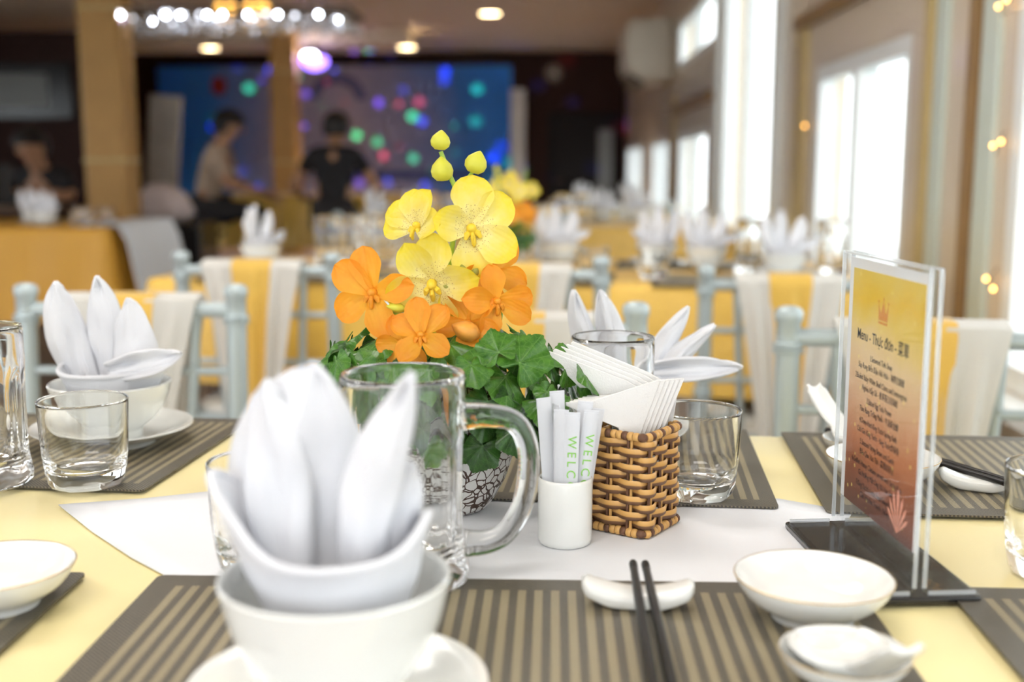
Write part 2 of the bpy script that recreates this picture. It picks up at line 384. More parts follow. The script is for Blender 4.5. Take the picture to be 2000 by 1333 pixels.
# right wall built around its openings (y0, y1, z0, z1)
OPEN = [(-3.4, -1.4, .53, 1.95), (-.9, .75, .53, 1.95), (1.15, 2.565, .53, 1.95), (3.30, 4.47, .46, 1.385), (5.27, 6.90, .08, 2.30), (7.55, 9.25, .46, 1.27), (7.30, 9.40, 1.76, 2.15), (10.15, 11.75, .46, 1.27), (13.0, 15.6, .46, 1.27)]  # first two lie out of view, added to supply light
LOPEN_ADDED = [(-3.5, -1.2, .5, 2.1), (-.8, 1.5, .5, 2.1), (1.9, 4.2, .5, 2.1), (4.6, 6.9, .5, 2.1), (7.3, 9.6, .5, 2.1)]  # unseen left-wall windows, added to let in more light
def wall(name, xc, opens, mt):
    g = G(); cols = sorted({Y0, Y1} | {a for o in opens for a in o[:2]})
    for a, b in zip(cols, cols[1:]):
        m = (a+b)/2; hs = sorted((o[2], o[3]) for o in opens if o[0] < m < o[1]); z = 0
        for (p, q) in hs + [(ZC, ZC)]:
            if p - z > 1e-4: g.box((xc, m, (z+p)/2), (.12, b-a, p-z))
            z = q
    struct(name, g.mesh(name, smooth=False), mt)
wall('wall_right', XW+.06, OPEN, 'wall_beige'); wall('wall_left', XL-.06, LOPEN_ADDED, 'wall_maroon')
def window(idx, y0, y1, z0, z1, nsash, fw=.055, bars=(), x=XW+.031):
    r = bpy.data.objects.new('window_%d' % idx, None); C.objects.link(r); r.location = (x, (y0+y1)/2, z0); r['kind'] = 'structure'
    L = y1-y0; H = z1-z0
    f = G()
    for s in (-1, 1): f.box((0, s*(L/2-fw/2), H/2), (.06, fw, H))
    f.box((0, 0, fw/2), (.06, L-2*fw, fw)); f.box((0, 0, H-fw/2), (.06, L-2*fw, fw))
    ob('window_frame', f, 'white_frame', r, bevel=.004)
    seg = (L-2*fw)/nsash
    for k in range(nsash):
        c = -L/2+fw+seg*(k+.5)
        if k: ob('mullion', G().box((0, c-seg/2, H/2), (.075, .07, H-2*fw)), 'white_frame', r, bevel=.004)
        for zz in bars: ob('glazing_bar', G().box((0, c, zz), (.05, seg-.075, .04)), 'white_frame', r, bevel=.004)
        ob('pane', G().box((0, c, H/2), (.006, seg-.07, H-2*fw)), 'window_glass', r)
    return r
NS = [3, 3, 2, 2, 2, 2, 2, 2, 3]
for k, o in enumerate(OPEN):
    window(k+1, *o, NS[k], bars=((.55,) if k == 4 else (.62,) if k in (1, 2) else ()))
    if o[2] < 1: struct('trim_%d' % (k+1), G().box((XW-.02, (o[0]+o[1])/2, o[2]-.02), (.10, o[1]-o[0]+.08, .036)), 'white_frame', bevel=.006)
for k, o in enumerate(LOPEN_ADDED): window(k+31, *o, 3, x=XL-.065)
# vertical trims and headers on the window wall
for k, (y, wd, mt, z0, z1, pr) in enumerate([(3.03, .085, 'mint_trim', .1, 2.5, .012), (2.79, .04, 'brown_trim', .1, 2.5, .02), (2.69, .10, 'mint_trim', .1, 2.5, .012), (4.70, .17, 'gold_trim', .1, 1.57, .02),
                                         (3.12, .05, 'gold_trim', .1, 1.57, .02), (5.16, .14, 'white_frame', .1, 2.5, .03), (7.0, .12, 'white_frame', .1, 2.5, .03), (9.62, .20, 'gold_trim', .1, 1.6, .02)]):
    struct('trim_%d' % (k+11), G().box((XW-pr/2+.0005, y, (z0+z1)/2), (pr, wd, z1-z0)), mt, bevel=.003)
struct('trim_21', G().box((XW-.02, 3.92, 1.575), (.04, 1.66, .05)), 'brown_trim', bevel=.004)
struct('trim_22', G().box((XW-.02, 8.4, 1.45), (.04, 2.2, .07)), 'brown_trim', bevel=.004)
struct('trim_23', G().box((XW-.02, 2.0, .41), (.03, 1.5, .03)), 'brown_trim', bevel=.004)
# outside ground far below the windows
struct('ground_outside', G().box((0, 6, -1.6), (90, 60, .2)), 'far_ground')
# unseen frames added around the assumed fill lights over the near end of the room
for k, (px_, py_) in enumerate([(-.5, -.4), (-.5, 2.0), (-2.6, 1.0)]):
    g = G()
    for sg in (-1, 1): g.box((sg*.68, 0, 0), (.06, .82, .06)); g.box((0, sg*.38, 0), (1.3, .06, .06))
    struct('ceiling_panel_%d' % (k+1), g, 'white_frame', loc=(px_, py_, 2.519))
# dropped beam and coffer
struct('ceiling_beam', G().box((-3.45, 13.7, 2.46), (3.6, .95, .179)), 'beam_paint', bevel=.01)
g = G()
for (cx, cy, dx, dy) in [(-2.3, 6.05, 3.0, .22), (-2.3, 9.9, 3.0, .22), (-3.7, 7.97, .22, 3.6), (-.9, 7.97, .22, 3.6)]: g.box((cx, cy, 2.50), (dx, dy, .098))
struct('ceiling_coffer', g, 'coffer_trim', bevel=.02)
# pillars
for (y, nm, lb) in [(7.8, 'pillar_near', 0), (13.0, 'pillar_far', 1)]:
    p = struct(nm, G().box((0, 0, ZC/2), (.29, .29, ZC-.002)), 'pillar_gold', loc=(-3.02, y, 0), bevel=.04)
    for z in (1.05, 2.05): ob('pillar_band', G().box((0, 0, z), (.30, .30, .04)), 'gold_trim', p, bevel=.03)
# dark cabinet wall at the left
struct('wall_partition', G().box((-5.68, 11.9, 1.2), (2.6, .12, 2.36)), 'wall_maroon')

# ------------------------------------------------------------------ tables and cloths
def table(cx, cy, rz, L, W, label_t, label_c, drop=.46, cloth='yellow_cloth'):
    t = thing('dining_table', label_t, 'table', (cx, cy, 0), rz)
    ob('table_top', G().box((0, 0, .733), (L-.02, W-.02, .028)), 'table_wood', t, bevel=.004)
    for sx in (-1, 1):
        for sy in (-1, 1): ob('leg', G().box((sx*(L/2-.05), sy*.06, .36), (.05, .07, .718)), 'table_wood', t, bevel=.004)
    nseg = 220
    def per(s):
        # rounded rectangle perimeter, returns point and outward normal
        r = .02; a, b = L/2-r, W/2-r; tot = 4*(a+b)+2*PI*r; d = s*tot
        for (ln, p0, di, nn, kind, a0) in [(2*b, (a+r, -b), (0, 1), (1, 0), 0, 0), (PI/2*r, (a, b), 0, 0, 1, 0), (2*a, (a, b+r), (-1, 0), (0, 1), 0, 0), (PI/2*r, (-a, b), 0, 0, 1, PI/2),
                                           (2*b, (-a-r, b), (0, -1), (-1, 0), 0, 0), (PI/2*r, (-a, -b), 0, 0, 1, PI), (2*a, (-a, -b-r), (1, 0), (0, -1), 0, 0), (PI/2*r, (a, -b), 0, 0, 1, 1.5*PI)]:
            if d <= ln:
                if kind: th = a0+d/r; return V((p0[0]+r*math.cos(th), p0[1]+r*math.sin(th))), V((math.cos(th), math.sin(th)))
                return V((p0[0]+di[0]*d, p0[1]+di[1]*d)), V(nn)
            d -= ln
        return V((a+r, -b)), V((1, 0))
    ph = RND.random()*6
    def fn(u, v):
        p, nn = per(u)
        if v < .12: q = p*(.2+.8*v/.12) if v > 0 else p*.0; return (q.x, q.y, .7497)
        if v < .2: k = (v-.12)/.08; q = p+nn*.008*math.sin(k*PI/2); return (q.x, q.y, .7497-.008*(1-math.cos(k*PI/2)))
        k = (v-.2)/.8; am = .018*k*(math.sin(u*2*PI*17+ph)+.6*math.sin(u*2*PI*29+ph*2)); q = p+nn*(.010+am+.03*k+.02*k)
        return (q.x, q.y, .7417-drop*k)
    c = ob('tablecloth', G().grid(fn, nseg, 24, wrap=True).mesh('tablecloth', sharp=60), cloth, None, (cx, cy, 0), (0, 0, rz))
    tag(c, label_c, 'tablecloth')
    return t, c
TR = -math.radians(5.8)
TZ = .75
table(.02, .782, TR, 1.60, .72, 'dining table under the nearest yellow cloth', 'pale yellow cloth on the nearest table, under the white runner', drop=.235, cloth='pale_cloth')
table(-.06, 2.965, TR, 1.76, .72, 'dining table under the yellow cloth behind the silver chairs', 'yellow cloth on the second table, behind the row of sashed chairs', drop=.235)
table(-.06, 5.38, TR, 1.76, .72, 'dining table under the third yellow cloth by the windows', 'yellow cloth on the third table, farther along the windows', drop=.235)
table(-.06, 7.6, TR, 1.76, .72, 'dining table under the fourth yellow cloth near the far wall', 'yellow cloth on the fourth table, near the dark far wall', drop=.235)
table(-2.9, 5.25, 0.04, 1.9, .8, 'dining table under the cloth beside the near gold pillar', 'orange-yellow cloth on the table beside the near gold pillar', drop=.4, cloth='gold_cloth')
table(-2.2, 10.6, 0.0, 2.2, .8, 'dining table in front of the blue backdrop', 'yellow cloth on the table in front of the blue backdrop')

def topper():
    # white cloth hanging over the aisle end of the left-hand table
    g = G()
    def fn(u, v):
        y = -.395+.79*u; d = v*.62
        if d < .16: return (-.16+d*1.15, y, .004)
        k = (d-.16)/.46; return (.024+.022*min(1, k*6)+.085*k+.008*k*math.sin(u*19)+.005*k*math.sin(u*41), y, .004-.46*k)
    o = ob('table_topper', g.grid(fn, 60, 24), 'runner_cloth', None, (-1.925, 5.29, .7525), (0, 0, .04), solid=.001, offset=1)
    tag(o, 'white cloth hanging over the aisle end of the left-hand table', 'cloth')
topper()
# white runner: a cloth with a pointed left end, lying on the yellow cloth
def runner():
    pts = [(-.392, .862), (-.34, .80), (-.29, .745), (-.243, .70), (-.22, .66), (.19, .66), (.196, .70), (.19, .755), (.205, .80), (.236, .868), (.185, .902), (.0, .93), (-.16, .935), (-.28, .908), (-.33, .885)]
    g = G(); n = len(pts); cx, cy = sum(p[0] for p in pts)/n, sum(p[1] for p in pts)/n
    v = [(cx, cy, 0)]; f = []
    rings = 10
    for k in range(1, rings+1):
        t = k/rings
        for (x, y) in pts:
            X, Y = cx+(x-cx)*t, cy+(y-cy)*t
            v.append((X, Y, .0004*noise.noise(V((X*18, Y*18, 3)))+(.0012 if (k == rings and x < -.36) else 0)))
    for i in range(n): f.append((0, 1+i, 1+(i+1) % n))
    for k in range(rings-1):
        for i in range(n):
            a = 1+k*n; b = a+n; j = (i+1) % n; f.append((a+i, b+i, b+j, a+j))
    o = ob('table_runner', g.add(v, f), 'runner_cloth', None, (0, 0, TZ+.0012), solid=.0008)
    tag(o, 'white cloth runner with a pointed end across the nearest table', 'runner')
runner()
# placemats
def rounded_rect(w, h, r, k=5):
    p = []
    for (sx, sy, a0) in ((1, 1, 0), (-1, 1, PI/2), (-1, -1, PI), (1, -1, 1.5*PI)):
        for i in range(k+1): a = a0+PI/2*i/k; p.append((sx*(w/2-r)+r*math.cos(a), sy*(h/2-r)+r*math.sin(a)))
    return p
mat_me = G().prism(rounded_rect(.452, .268, .005), 0, .0016).mesh('placemat', sharp=30)
MATZ = TZ+.0022
for (x, y, a, lb) in [(-.031, .572, 0, 'brown striped placemat under the front bowl and chopsticks'), (-.531, .573, .5, 'brown striped placemat at the left edge, under a shallow dish'),
                      (.474, .563, -1.5, 'brown striped placemat at the lower right corner of the table'), (-.552, 1.051, -4.5, 'brown striped placemat under the left bowl with the folded napkin'),
                      (-.037, 1.020, -4, 'brown striped placemat behind the flowers and the wicker basket'), (.448, .981, -3.5, 'brown striped placemat behind the menu stand')]:
    o = ob('placemat', mat_me, 'mat_weave', None, (x, y, MATZ), (0, 0, math.radians(a))); tag(o, lb, 'placemat', 'placemats on the nearest table')
MT = MATZ+.0016      # top of the mats

# ------------------------------------------------------------------ crockery
def shell_profile(outer, t):
    """outer: (r,z) from the centre of the underside to the rim; adds an inner wall t thick."""
    inner = []
    for i, (r, z) in enumerate(outer[::-1]):
        inner.append((max(r-t, 0), z+t*.0 if i == 0 else z+t))
    return outer + [(outer[-1][0]-t*.5, outer[-1][1]+t*.35)] + inner[0:-1] + [(0, outer[0][1]+t)]
def smooth_prof(pts, n=6):
    out = []
    P = [V((a, b)) for a, b in pts]
    for i in range(len(P)-1):
        p0, p1, p2, p3 = P[max(i-1, 0)], P[i], P[i+1], P[min(i+2, len(P)-1)]
        for k in range(n):
            t = k/n; q = .5*((2*p1)+(p2-p0)*t+(2*p0-5*p1+4*p2-p3)*t*t+(3*p1-p0-3*p2+p3)*t**3); out.append((max(q.x, 0), q.y))
    return out+[tuple(P[-1])]
bowl_out = [(0, .002), (.026, .002), (.027, 0), (.030, 0), (.0305, .006)] + smooth_prof([(.031, .008), (.045, .020), (.055, .036), (.0615, .056)], 7)
bowl_in = smooth_prof([(.0588, .056), (.0525, .037), (.0425, .0225), (.026, .0125), (0, .010)], 7)
bowl_me = G().lathe(bowl_out+[(.0605, .0572)]+bowl_in, 72).mesh('bowl', sharp=50)
sau_out = [(0, .002), (.038, .002), (.040, 0), (.043, 0), (.0445, .004)] + smooth_prof([(.047, .006), (.062, .010), (.076, .0165), (.0815, .0185)], 5)
sau_in = smooth_prof([(.0812, .0200), (.075, .0185), (.061, .0125), (.047, .0085), (.03, .0075), (0, .007)], 5)
sau_me = G().lathe(sau_out+sau_in, 72).mesh('saucer', sharp=50)
dish_out = [(0, .0015), (.020, .0015), (.021, 0), (.0245, 0), (.025, .003)] + smooth_prof([(.026, .004), (.037, .011), (.0435, .0185), (.0465, .0245)], 5)
dish_in = smooth_prof([(.0448, .0245), (.041, .0188), (.035, .0125), (.024, .0075), (0, .006)], 5)
dish_me = G().lathe(dish_out+[(.0457, .0253)]+dish_in, 64).mesh('dish', sharp=50)
rim_me = G().lathe([(.0467, .0249), (.0466, .0254), (.0462, .02555)], 64).mesh('rim_line')
def bowl_set(x, y, z, lb_b, lb_s, group=None, s=1.0, tall=1.0):
    b = ob('rice_bowl', bowl_me, 'porcelain', None, (x, y, z+.0076*s), scale=(s, s, s*tall)); tag(b, lb_b, 'bowl', group and group+' bowls')
    p = ob('saucer', sau_me, 'porcelain', None, (x, y, z), scale=s); tag(p, lb_s, 'saucer', group and group+' saucers')
def dish(x, y, z, lb, s=1, rz=0):
    t = thing('sauce_dish', lb, 'dish', (x, y, z), rz, scale=s)
    ob('dish_body', dish_me, 'porcelain', t); ob('rim_line', rim_me, 'gold_line', t)
bowl_set(-.103, .517, MT, 'white porcelain bowl holding the big folded napkin in front', 'white saucer under the front bowl', s=.90, tall=1.3)
bowl_set(-.425, 1.062, MT, 'white porcelain bowl at the left, holding a three-point napkin', 'white saucer under the left bowl', s=.93)
bowl_set(.053, 1.056, MT, 'white porcelain bowl behind the wicker basket, holding a spread napkin', 'white saucer behind the wicker basket', s=.93)
bowl_set(.545, 1.05, MT, 'white porcelain bowl at the right edge behind the menu stand', 'white saucer at the right edge behind the menu stand', s=.9)
dish(.156, .652, MT, 'shallow white dish with a gold rim beside the menu stand')
dish(-.338, .652, MT, 'shallow white dish cut off by the left edge', 1.0)
dish(.278, .940, MT, 'shallow white dish behind the menu stand')

# spoons: flat-bottomed soup spoon with a rising handle, resting on a small dish
def spoon_mesh():
    g = G()
    def fn(u, v):
        # v along the length: 0 = front of the bowl, 1 = end of the handle; u around the cross-section (open channel)
        x = -.030+.094*v
        k = max(0, min(1, (v-.42)/.58))
        hw = .0205*math.sqrt(max(0, 1-((v-.27)/.275)**2)) if v < .36 else .0195*(1-min(1, (v-.36)/.22))+.0075*min(1, (v-.36)/.22) if v < .58 else .0075+.001*math.sin((v-.58)/.42*PI)
        if v <= 0: hw = .001
        if v > .97: hw *= .7
        base = .0+.046*k**1.25
        dep = .015*(1-k)**2*(1 if v > .06 else .6)+.0035*k
        s = 2*u-1
        y = hw*s
        z = base+dep*(abs(s)**2.2)+(.0008 if v > .5 else 0)
        return (x, y, z+.0012)
    g.grid(fn, 12, 36)
    return g.mesh('soup_spoon', sharp=80)
spoon_me = spoon_mesh()
def spoon(x, y, z, rz, lb, lbd, sc_=(1, 1.25, 1)):
    d = thing('spoon_dish', lbd, 'dish', (x, y, z), 0, scale=.72)
    ob('dish_body', dish_me, 'porcelain', d); ob('rim_line', rim_me, 'gold_line', d)
    o = ob('soup_spoon', spoon_me, 'porcelain', None, (x, y, z+.0070), (0, 0, rz), scale=sc_, solid=.0028, offset=1); tag(o, lb, 'spoon')
spoon(.152, .562, MT, -1.42, 'white soup spoon lying in the small dish at the bottom edge', 'small white spoon dish at the bottom edge', (1.02, 1.2, .85))
spoon(.283, 1.030, MT, math.radians(118), 'white soup spoon with upright handle behind the menu stand', 'small white spoon dish behind the menu stand')

# chopstick rests and chopsticks
def rest_mesh():
    g = G()
    def fn(u, v):
        x = (v-.5)*.066; e = abs(2*v-1)
        top = .0092+.0066*e**2; bot = .0075*max(0, (e-.35)/.65)**1.6; hd = .0098*(1-.22*e**4)
        th = 2*PI*u; cx = math.cos(th); sz = math.sin(th); k = 1 if 0 < v < 1 else .55
        yy = hd*k*math.copysign(abs(cx)**.55, cx); zz = math.copysign(abs(sz)**.55, sz)*k
        return (x, yy, (top+bot)/2+(top-bot)/2*zz)
    g.grid(fn, 20, 24, wrap=True)
    n = 20; g.f += [tuple(range(n))[::-1], tuple(range(24*n, 25*n))]
    return g.mesh('chopstick_rest', sharp=75)
rest_me = rest_mesh()
o = ob('chopstick_rest', rest_me, 'porcelain', None, (.053, .664, MT), (0, 0, math.radians(-5)), scale=(1.03, 1.2, 1.15)); tag(o, 'white curved chopstick rest under the front chopsticks', 'chopstick rest')
o = ob('chopstick_rest', rest_me, 'porcelain', None, (.352, .925, MT), (0, 0, math.radians(-24)), scale=(.9, 1.05, 1.08)); tag(o, 'white curved chopstick rest at the right, behind the menu stand', 'chopstick rest')
def chop(a, b, r0, r1, lb, grp):
    a, b = V(a), V(b); t = thing('chopstick', lb, 'chopstick', tuple(a), group=grp); d = b-a
    ob('shaft', G().tube([d*0, d*.35, d], [r0, (r0+r1)/2, r1], 12), 'black_lacquer', t)
    for k in range(4):
        q = d*(.008+.012*k); ob('tip_ring', G().tube([q, q+d*.004], [r0*1.12]*2, 12), 'black_plastic', t)
RZ = MT+.0132
chop((.0525, .700, RZ+.0012), (.0515, .500, MT+.0042), .0024, .0037, 'left one of the two black chopsticks in front', 'front chopsticks')
chop((.0602, .699, RZ+.0012), (.0620, .500, MT+.0042), .0024, .0037, 'right one of the two black chopsticks in front', 'front chopsticks')
chop((.376, .895, RZ), (.284, 1.12, MT+.0045), .0024, .0036, 'black chopstick behind the menu stand, on the side of the tumbler', 'chopsticks behind the menu')
chop((.369, .891, RZ), (.274, 1.115, MT+.0045), .0024, .0036, 'black chopstick behind the menu stand, on the side of the soup spoon', 'chopsticks behind the menu')

# ------------------------------------------------------------------ folded napkins
def petal_grid(base, mid, tip, side, W, cup=.35, fold=.0, seed=0, nu=14, nv=22):
    base, mid, tip, side = V(base), V(mid), V(tip), V(side).normalized()
    g = G()
    def fn(u, v):
        s = 2*u-1; c = bez(base, mid, tip, v); t = (bez(base, mid, tip, min(v+.02, 1.0))-bez(base, mid, tip, max(v-.02, 0))).normalized()
        sd = (side-t*side.dot(t)).normalized(); nn = t.cross(sd)
        wv = W*max(0, 1-v**2.7)**.75*(.48+1.15*v-.58*v*v)
        if v >= 1: wv = W*.03
        off = cup*wv*(s*s-.3)+fold*wv*abs(s)+.0065*noise.noise(V((s*1.6+seed*3.1, v*3.2, seed)))+.0016*noise.noise(V((s*6+seed, v*5, seed)))*(1-v*.5)
        return c+sd*wv*s+nn*off
    return g.grid(fn, nu, nv)
def cuff_grid(rb, rt, zb, top, seed=0, a0=0, a1=2*PI, fx=None):
    g = G()
    def fn(u, v):
        th = a0+(a1-a0)*u; zt = top(th); z = zb+(zt-zb)*v
        r = rb+(rt(th)-rb)*v**.8+.0022*math.sin(th*3+seed)*v+.0015*noise.noise(V((math.cos(th)*2, math.sin(th)*2, v*3+seed)))
        return (r*math.cos(th), r*math.sin(th)*.9, z)
    return g.grid(fn, 72, 16, wrap=(a1-a0 > 6.2))
def napkin(name, lb, loc, petals, cuff, tails, group=None, rz=0, scale=1):
    t = thing(name, lb, 'napkin', loc, rz, group, (scale, scale, scale*.94))
    rb, rt, zb, top, seed = cuff
    ob('cuff', cuff_grid(rb, rt, zb, top, seed), 'napkin_cloth', t, solid=.0022)
    # rolled upper hem of the cuff
    n = 72; pts = []
    for k in range(n+1):
        th = 2*PI*k/n; r = rt(th)+.0022*math.sin(th*3+seed); pts.append((r*math.cos(th), r*math.sin(th)*.9, top(th)))
    ob('cuff_hem', G().tube(pts, .0024, 8, cap=False), 'napkin_cloth', t)
    for k, p in enumerate(petals): ob('folded_point', petal_grid(*p, seed=k+seed), 'napkin_cloth', t, solid=.0024)
    for k, p in enumerate(tails): ob('folded_tail', petal_grid(*p, seed=k+7), 'napkin_cloth', t, solid=.0026)
    return t
def bump_fn(base, items):
    def f(th):
        v = base
        for (a, wd, h) in items:
            d = (th-a+PI) % (2*PI)-PI; v += h*math.exp(-(d/wd)**2)
        return v
    return f
napkin('folded_napkin', 'large white napkin folded into points, standing in the front bowl', (-.101, .517, MT+.0355),
       [((-.014, .012, .020), (-.036, .016, .085), (-.012, .010, .157), (1, .1, 0), .046, .45, .1),
        ((-.026, .004, .020), (-.045, .006, .090), (-.034, .002, .149), (1, -.35, 0), .025, .5, .2),
        ((.010, -.006, .030), (.006, -.016, .095), (.041, -.012, .156), (1, -.25, .3), .0185, .55, .3),
        ((.016, .006, .025), (.024, .004, .07), (.038, .002, .105), (1, .35, 0), .020, .4, .2)],
       (.026, bump_fn(.046, [(PI, .55, .020), (0, .5, -.002)]), .002, bump_fn(.060, [(PI, .6, .038), (0, .55, .016), (PI/2, .7, .014)]), 1.0), [], scale=.935)
napkin('folded_napkin', 'white napkin folded into three points and a tail, standing in the left bowl', (-.425, 1.062, MT+.022),
       [((-.020, .0, .030), (-.048, .0, .085), (-.047, .0, .143), (1, .25, 0), .0235, .5, .2),
        ((-.002, .006, .030), (-.008, .010, .090), (-.009, .006, .148), (1, 0, 0), .0225, .4, .2),
        ((.014, -.006, .030), (.030, -.004, .075), (.024, -.004, .127), (1, -.2, 0), .028, .35, .0)],
       (.025, bump_fn(.046, [(0, .6, .008)]), .004, bump_fn(.052, [(0, .7, .006), (PI, .6, .006)]), 2.0),
       [((.010, -.030, .056), (.045, -.028, .062), (.078, -.022, .074), (0, .2, 1), .016, .9, .0)])
napkin('folded_napkin', 'white napkin with four spread points, standing behind the wicker basket', (.053, 1.056, MT+.022),
       [((.0, .0, .030), (-.022, .0, .075), (-.033, .0, .137), (1, .2, 0), .0145, .6, .2),
        ((.012, .004, .030), (.004, .006, .085), (-.008, .0, .137), (1, -.1, 0), .0165, .6, .2),
        ((.024, .0, .030), (.046, .0, .070), (.074, .0, .121), (1, 0, -.6), .0135, .7, .3),
        ((.026, -.006, .028), (.052, -.006, .060), (.098, -.006, .104), (1, 0, -1), .0135, .7, .3)],
       (.025, bump_fn(.046, [(0, .6, .008)]), .004, bump_fn(.050, [(0, .7, .006)]), 3.0),
       [((.02, -.024, .056), (.07, -.022, .064), (.122, -.018, .064), (0, .2, 1), .014, .9, .0)])

# ------------------------------------------------------------------ glassware
def mug_parts():
    def flute(th, r, z):
        k = max(0, min(1, (z-.012)/.012))*max(0, min(1, (.100-z)/.012))
        return r-.0016*k*(abs(math.cos(th*5))**1.6)+.0012*max(0, 1-z/.016)*abs(math.sin(th*5))
    outer = [(0, .003), (.020, .003), (.030, .0005), (.036, 0), (.0395, .003), (.0405, .010), (.0392, .018), (.0380, .026), (.0378, .05), (.0380, .08), (.0383, .092), (.0388, .098), (.0391, .105), (.0391, .125), (.0390, .1315), (.0383, .1338), (.0372, .1342)]
    inner = [(.0362, .1335), (.0356, .128), (.0354, .105), (.0345, .06), (.0338, .030), (.0318, .021), (.024, .0165), (0, .015)]
    full = outer+inner
    g = G(); n = 80; v = []; f = []; rows = []
    for i, (r, z) in enumerate(full):
        if r == 0: rows.append([len(v)]); v.append((0, 0, z)); continue
        rows.append(list(range(len(v), len(v)+n)))
        for q in range(n):
            th = 2*PI*q/n; rr = flute(th, r, z) if i < len(outer) else r
            v.append((rr*math.cos(th), rr*math.sin(th), z))
    for a, b in zip(rows, rows[1:]):
        for q in range(n):
            q2 = (q+1) % n
            if len(a) == 1: f.append((a[0], b[q2], b[q]))
            elif len(b) == 1: f.append((a[q], a[q2], b[0]))
            else: f.append((a[q], a[q2], b[q2], b[q]))
    body = g.add(v, f).mesh('mug_body', sharp=60)
    ctrl = [V(p) for p in [(.0375, 0, .106), (.052, 0, .1065), (.068, 0, .103), (.0765, 0, .090), (.078, 0, .070), (.074, 0, .048), (.064, 0, .031), (.052, 0, .0245), (.0375, 0, .0235)]]
    sm = smooth_path(ctrl, 6); rr = [.0068+.0022*abs(2*i/(len(sm)-1)-1)**4 for i in range(len(sm))]
    handle = G().tube(sm, rr, 14, flat=1.15).mesh('mug_handle', sharp=70)
    return body, handle
def smooth_path(P, n=6):
    out = []
    for i in range(len(P)-1):
        p0, p1, p2, p3 = P[max(i-1, 0)], P[i], P[i+1], P[min(i+2, len(P)-1)]
        for k in range(n):
            t = k/n; out.append(.5*((2*p1)+(p2-p0)*t+(2*p0-5*p1+4*p2-p3)*t*t+(3*p1-p0-3*p2+p3)*t**3))
    return out+[P[-1]]
mug_body, mug_handle = mug_parts()
def mug(x, y, z, rz, lb, s=1, group=None):
    t = thing('beer_mug', lb, 'mug', (x, y, z), rz, group, s)
    ob('mug_body', mug_body, 'drink_glass', t); ob('mug_handle', mug_handle, 'drink_glass', t)
    return t
mug(-.094, .703, MT, math.radians(4), 'clear glass beer mug in front of the flower pot', 1.02)
mug(-.480, .915, MT, math.radians(150), 'clear glass beer mug at the left edge')
mug(.052, .962, MT, math.radians(195), 'clear glass beer mug behind the wicker basket', .91)
tum_out = [(0, .003), (.016, .003), (.024, 0), (.0285, .0015), (.0315, .006), (.0330, .014), (.0345, .030), (.0365, .072), (.0366, .0735)]
tum_in = [(.0358, .0742), (.0350, .0735), (.0346, .071), (.0325, .030), (.0300, .0185), (.024, .0145), (.012, .0155), (0, .0165)]
def tum_mesh():
    g = G(); n = 64; v = []; f = []; rows = []
    full = tum_out+tum_in
    for i, (r, z) in enumerate(full):
        if r == 0: rows.append([len(v)]); v.append((0, 0, z)); continue
        rows.append(list(range(len(v), len(v)+n)))
        for q in range(n):
            th = 2*PI*q/n; rr = r
            if i < len(tum_out) and z < .03: rr = r*(1-.035*abs(math.cos(th*4))*(1-z/.03))
            v.append((rr*math.cos(th), rr*math.sin(th), z))
    for a, b in zip(rows, rows[1:]):
        for q in range(n):
            q2 = (q+1) % n
            if len(a) == 1: f.append((a[0], b[q2], b[q]))
            elif len(b) == 1: f.append((a[q], a[q2], b[0]))
            else: f.append((a[q], a[q2], b[q2], b[q]))
    return g.add(v, f).mesh('tumbler', sharp=60)
tum_me = tum_mesh()
def tumbler(x, y, z, lb, s=1, group=None):
    o = ob('tumbler', tum_me, 'drink_glass', None, (x, y, z), (0, 0, .3), scale=s); return tag(o, lb, 'tumbler', group)
tumbler(-.390, .914, MT, 'clear glass tumbler at the left, in front of the bowl')
tumbler(.117, .900, MT, 'clear glass tumbler to the right of the wicker basket', .98)
tumbler(-.190, .722, MT, 'clear glass tumbler half hidden behind the big front napkin')
tumbler(.336, .735, TZ+.0006, 'clear glass tumbler cut off by the right edge')

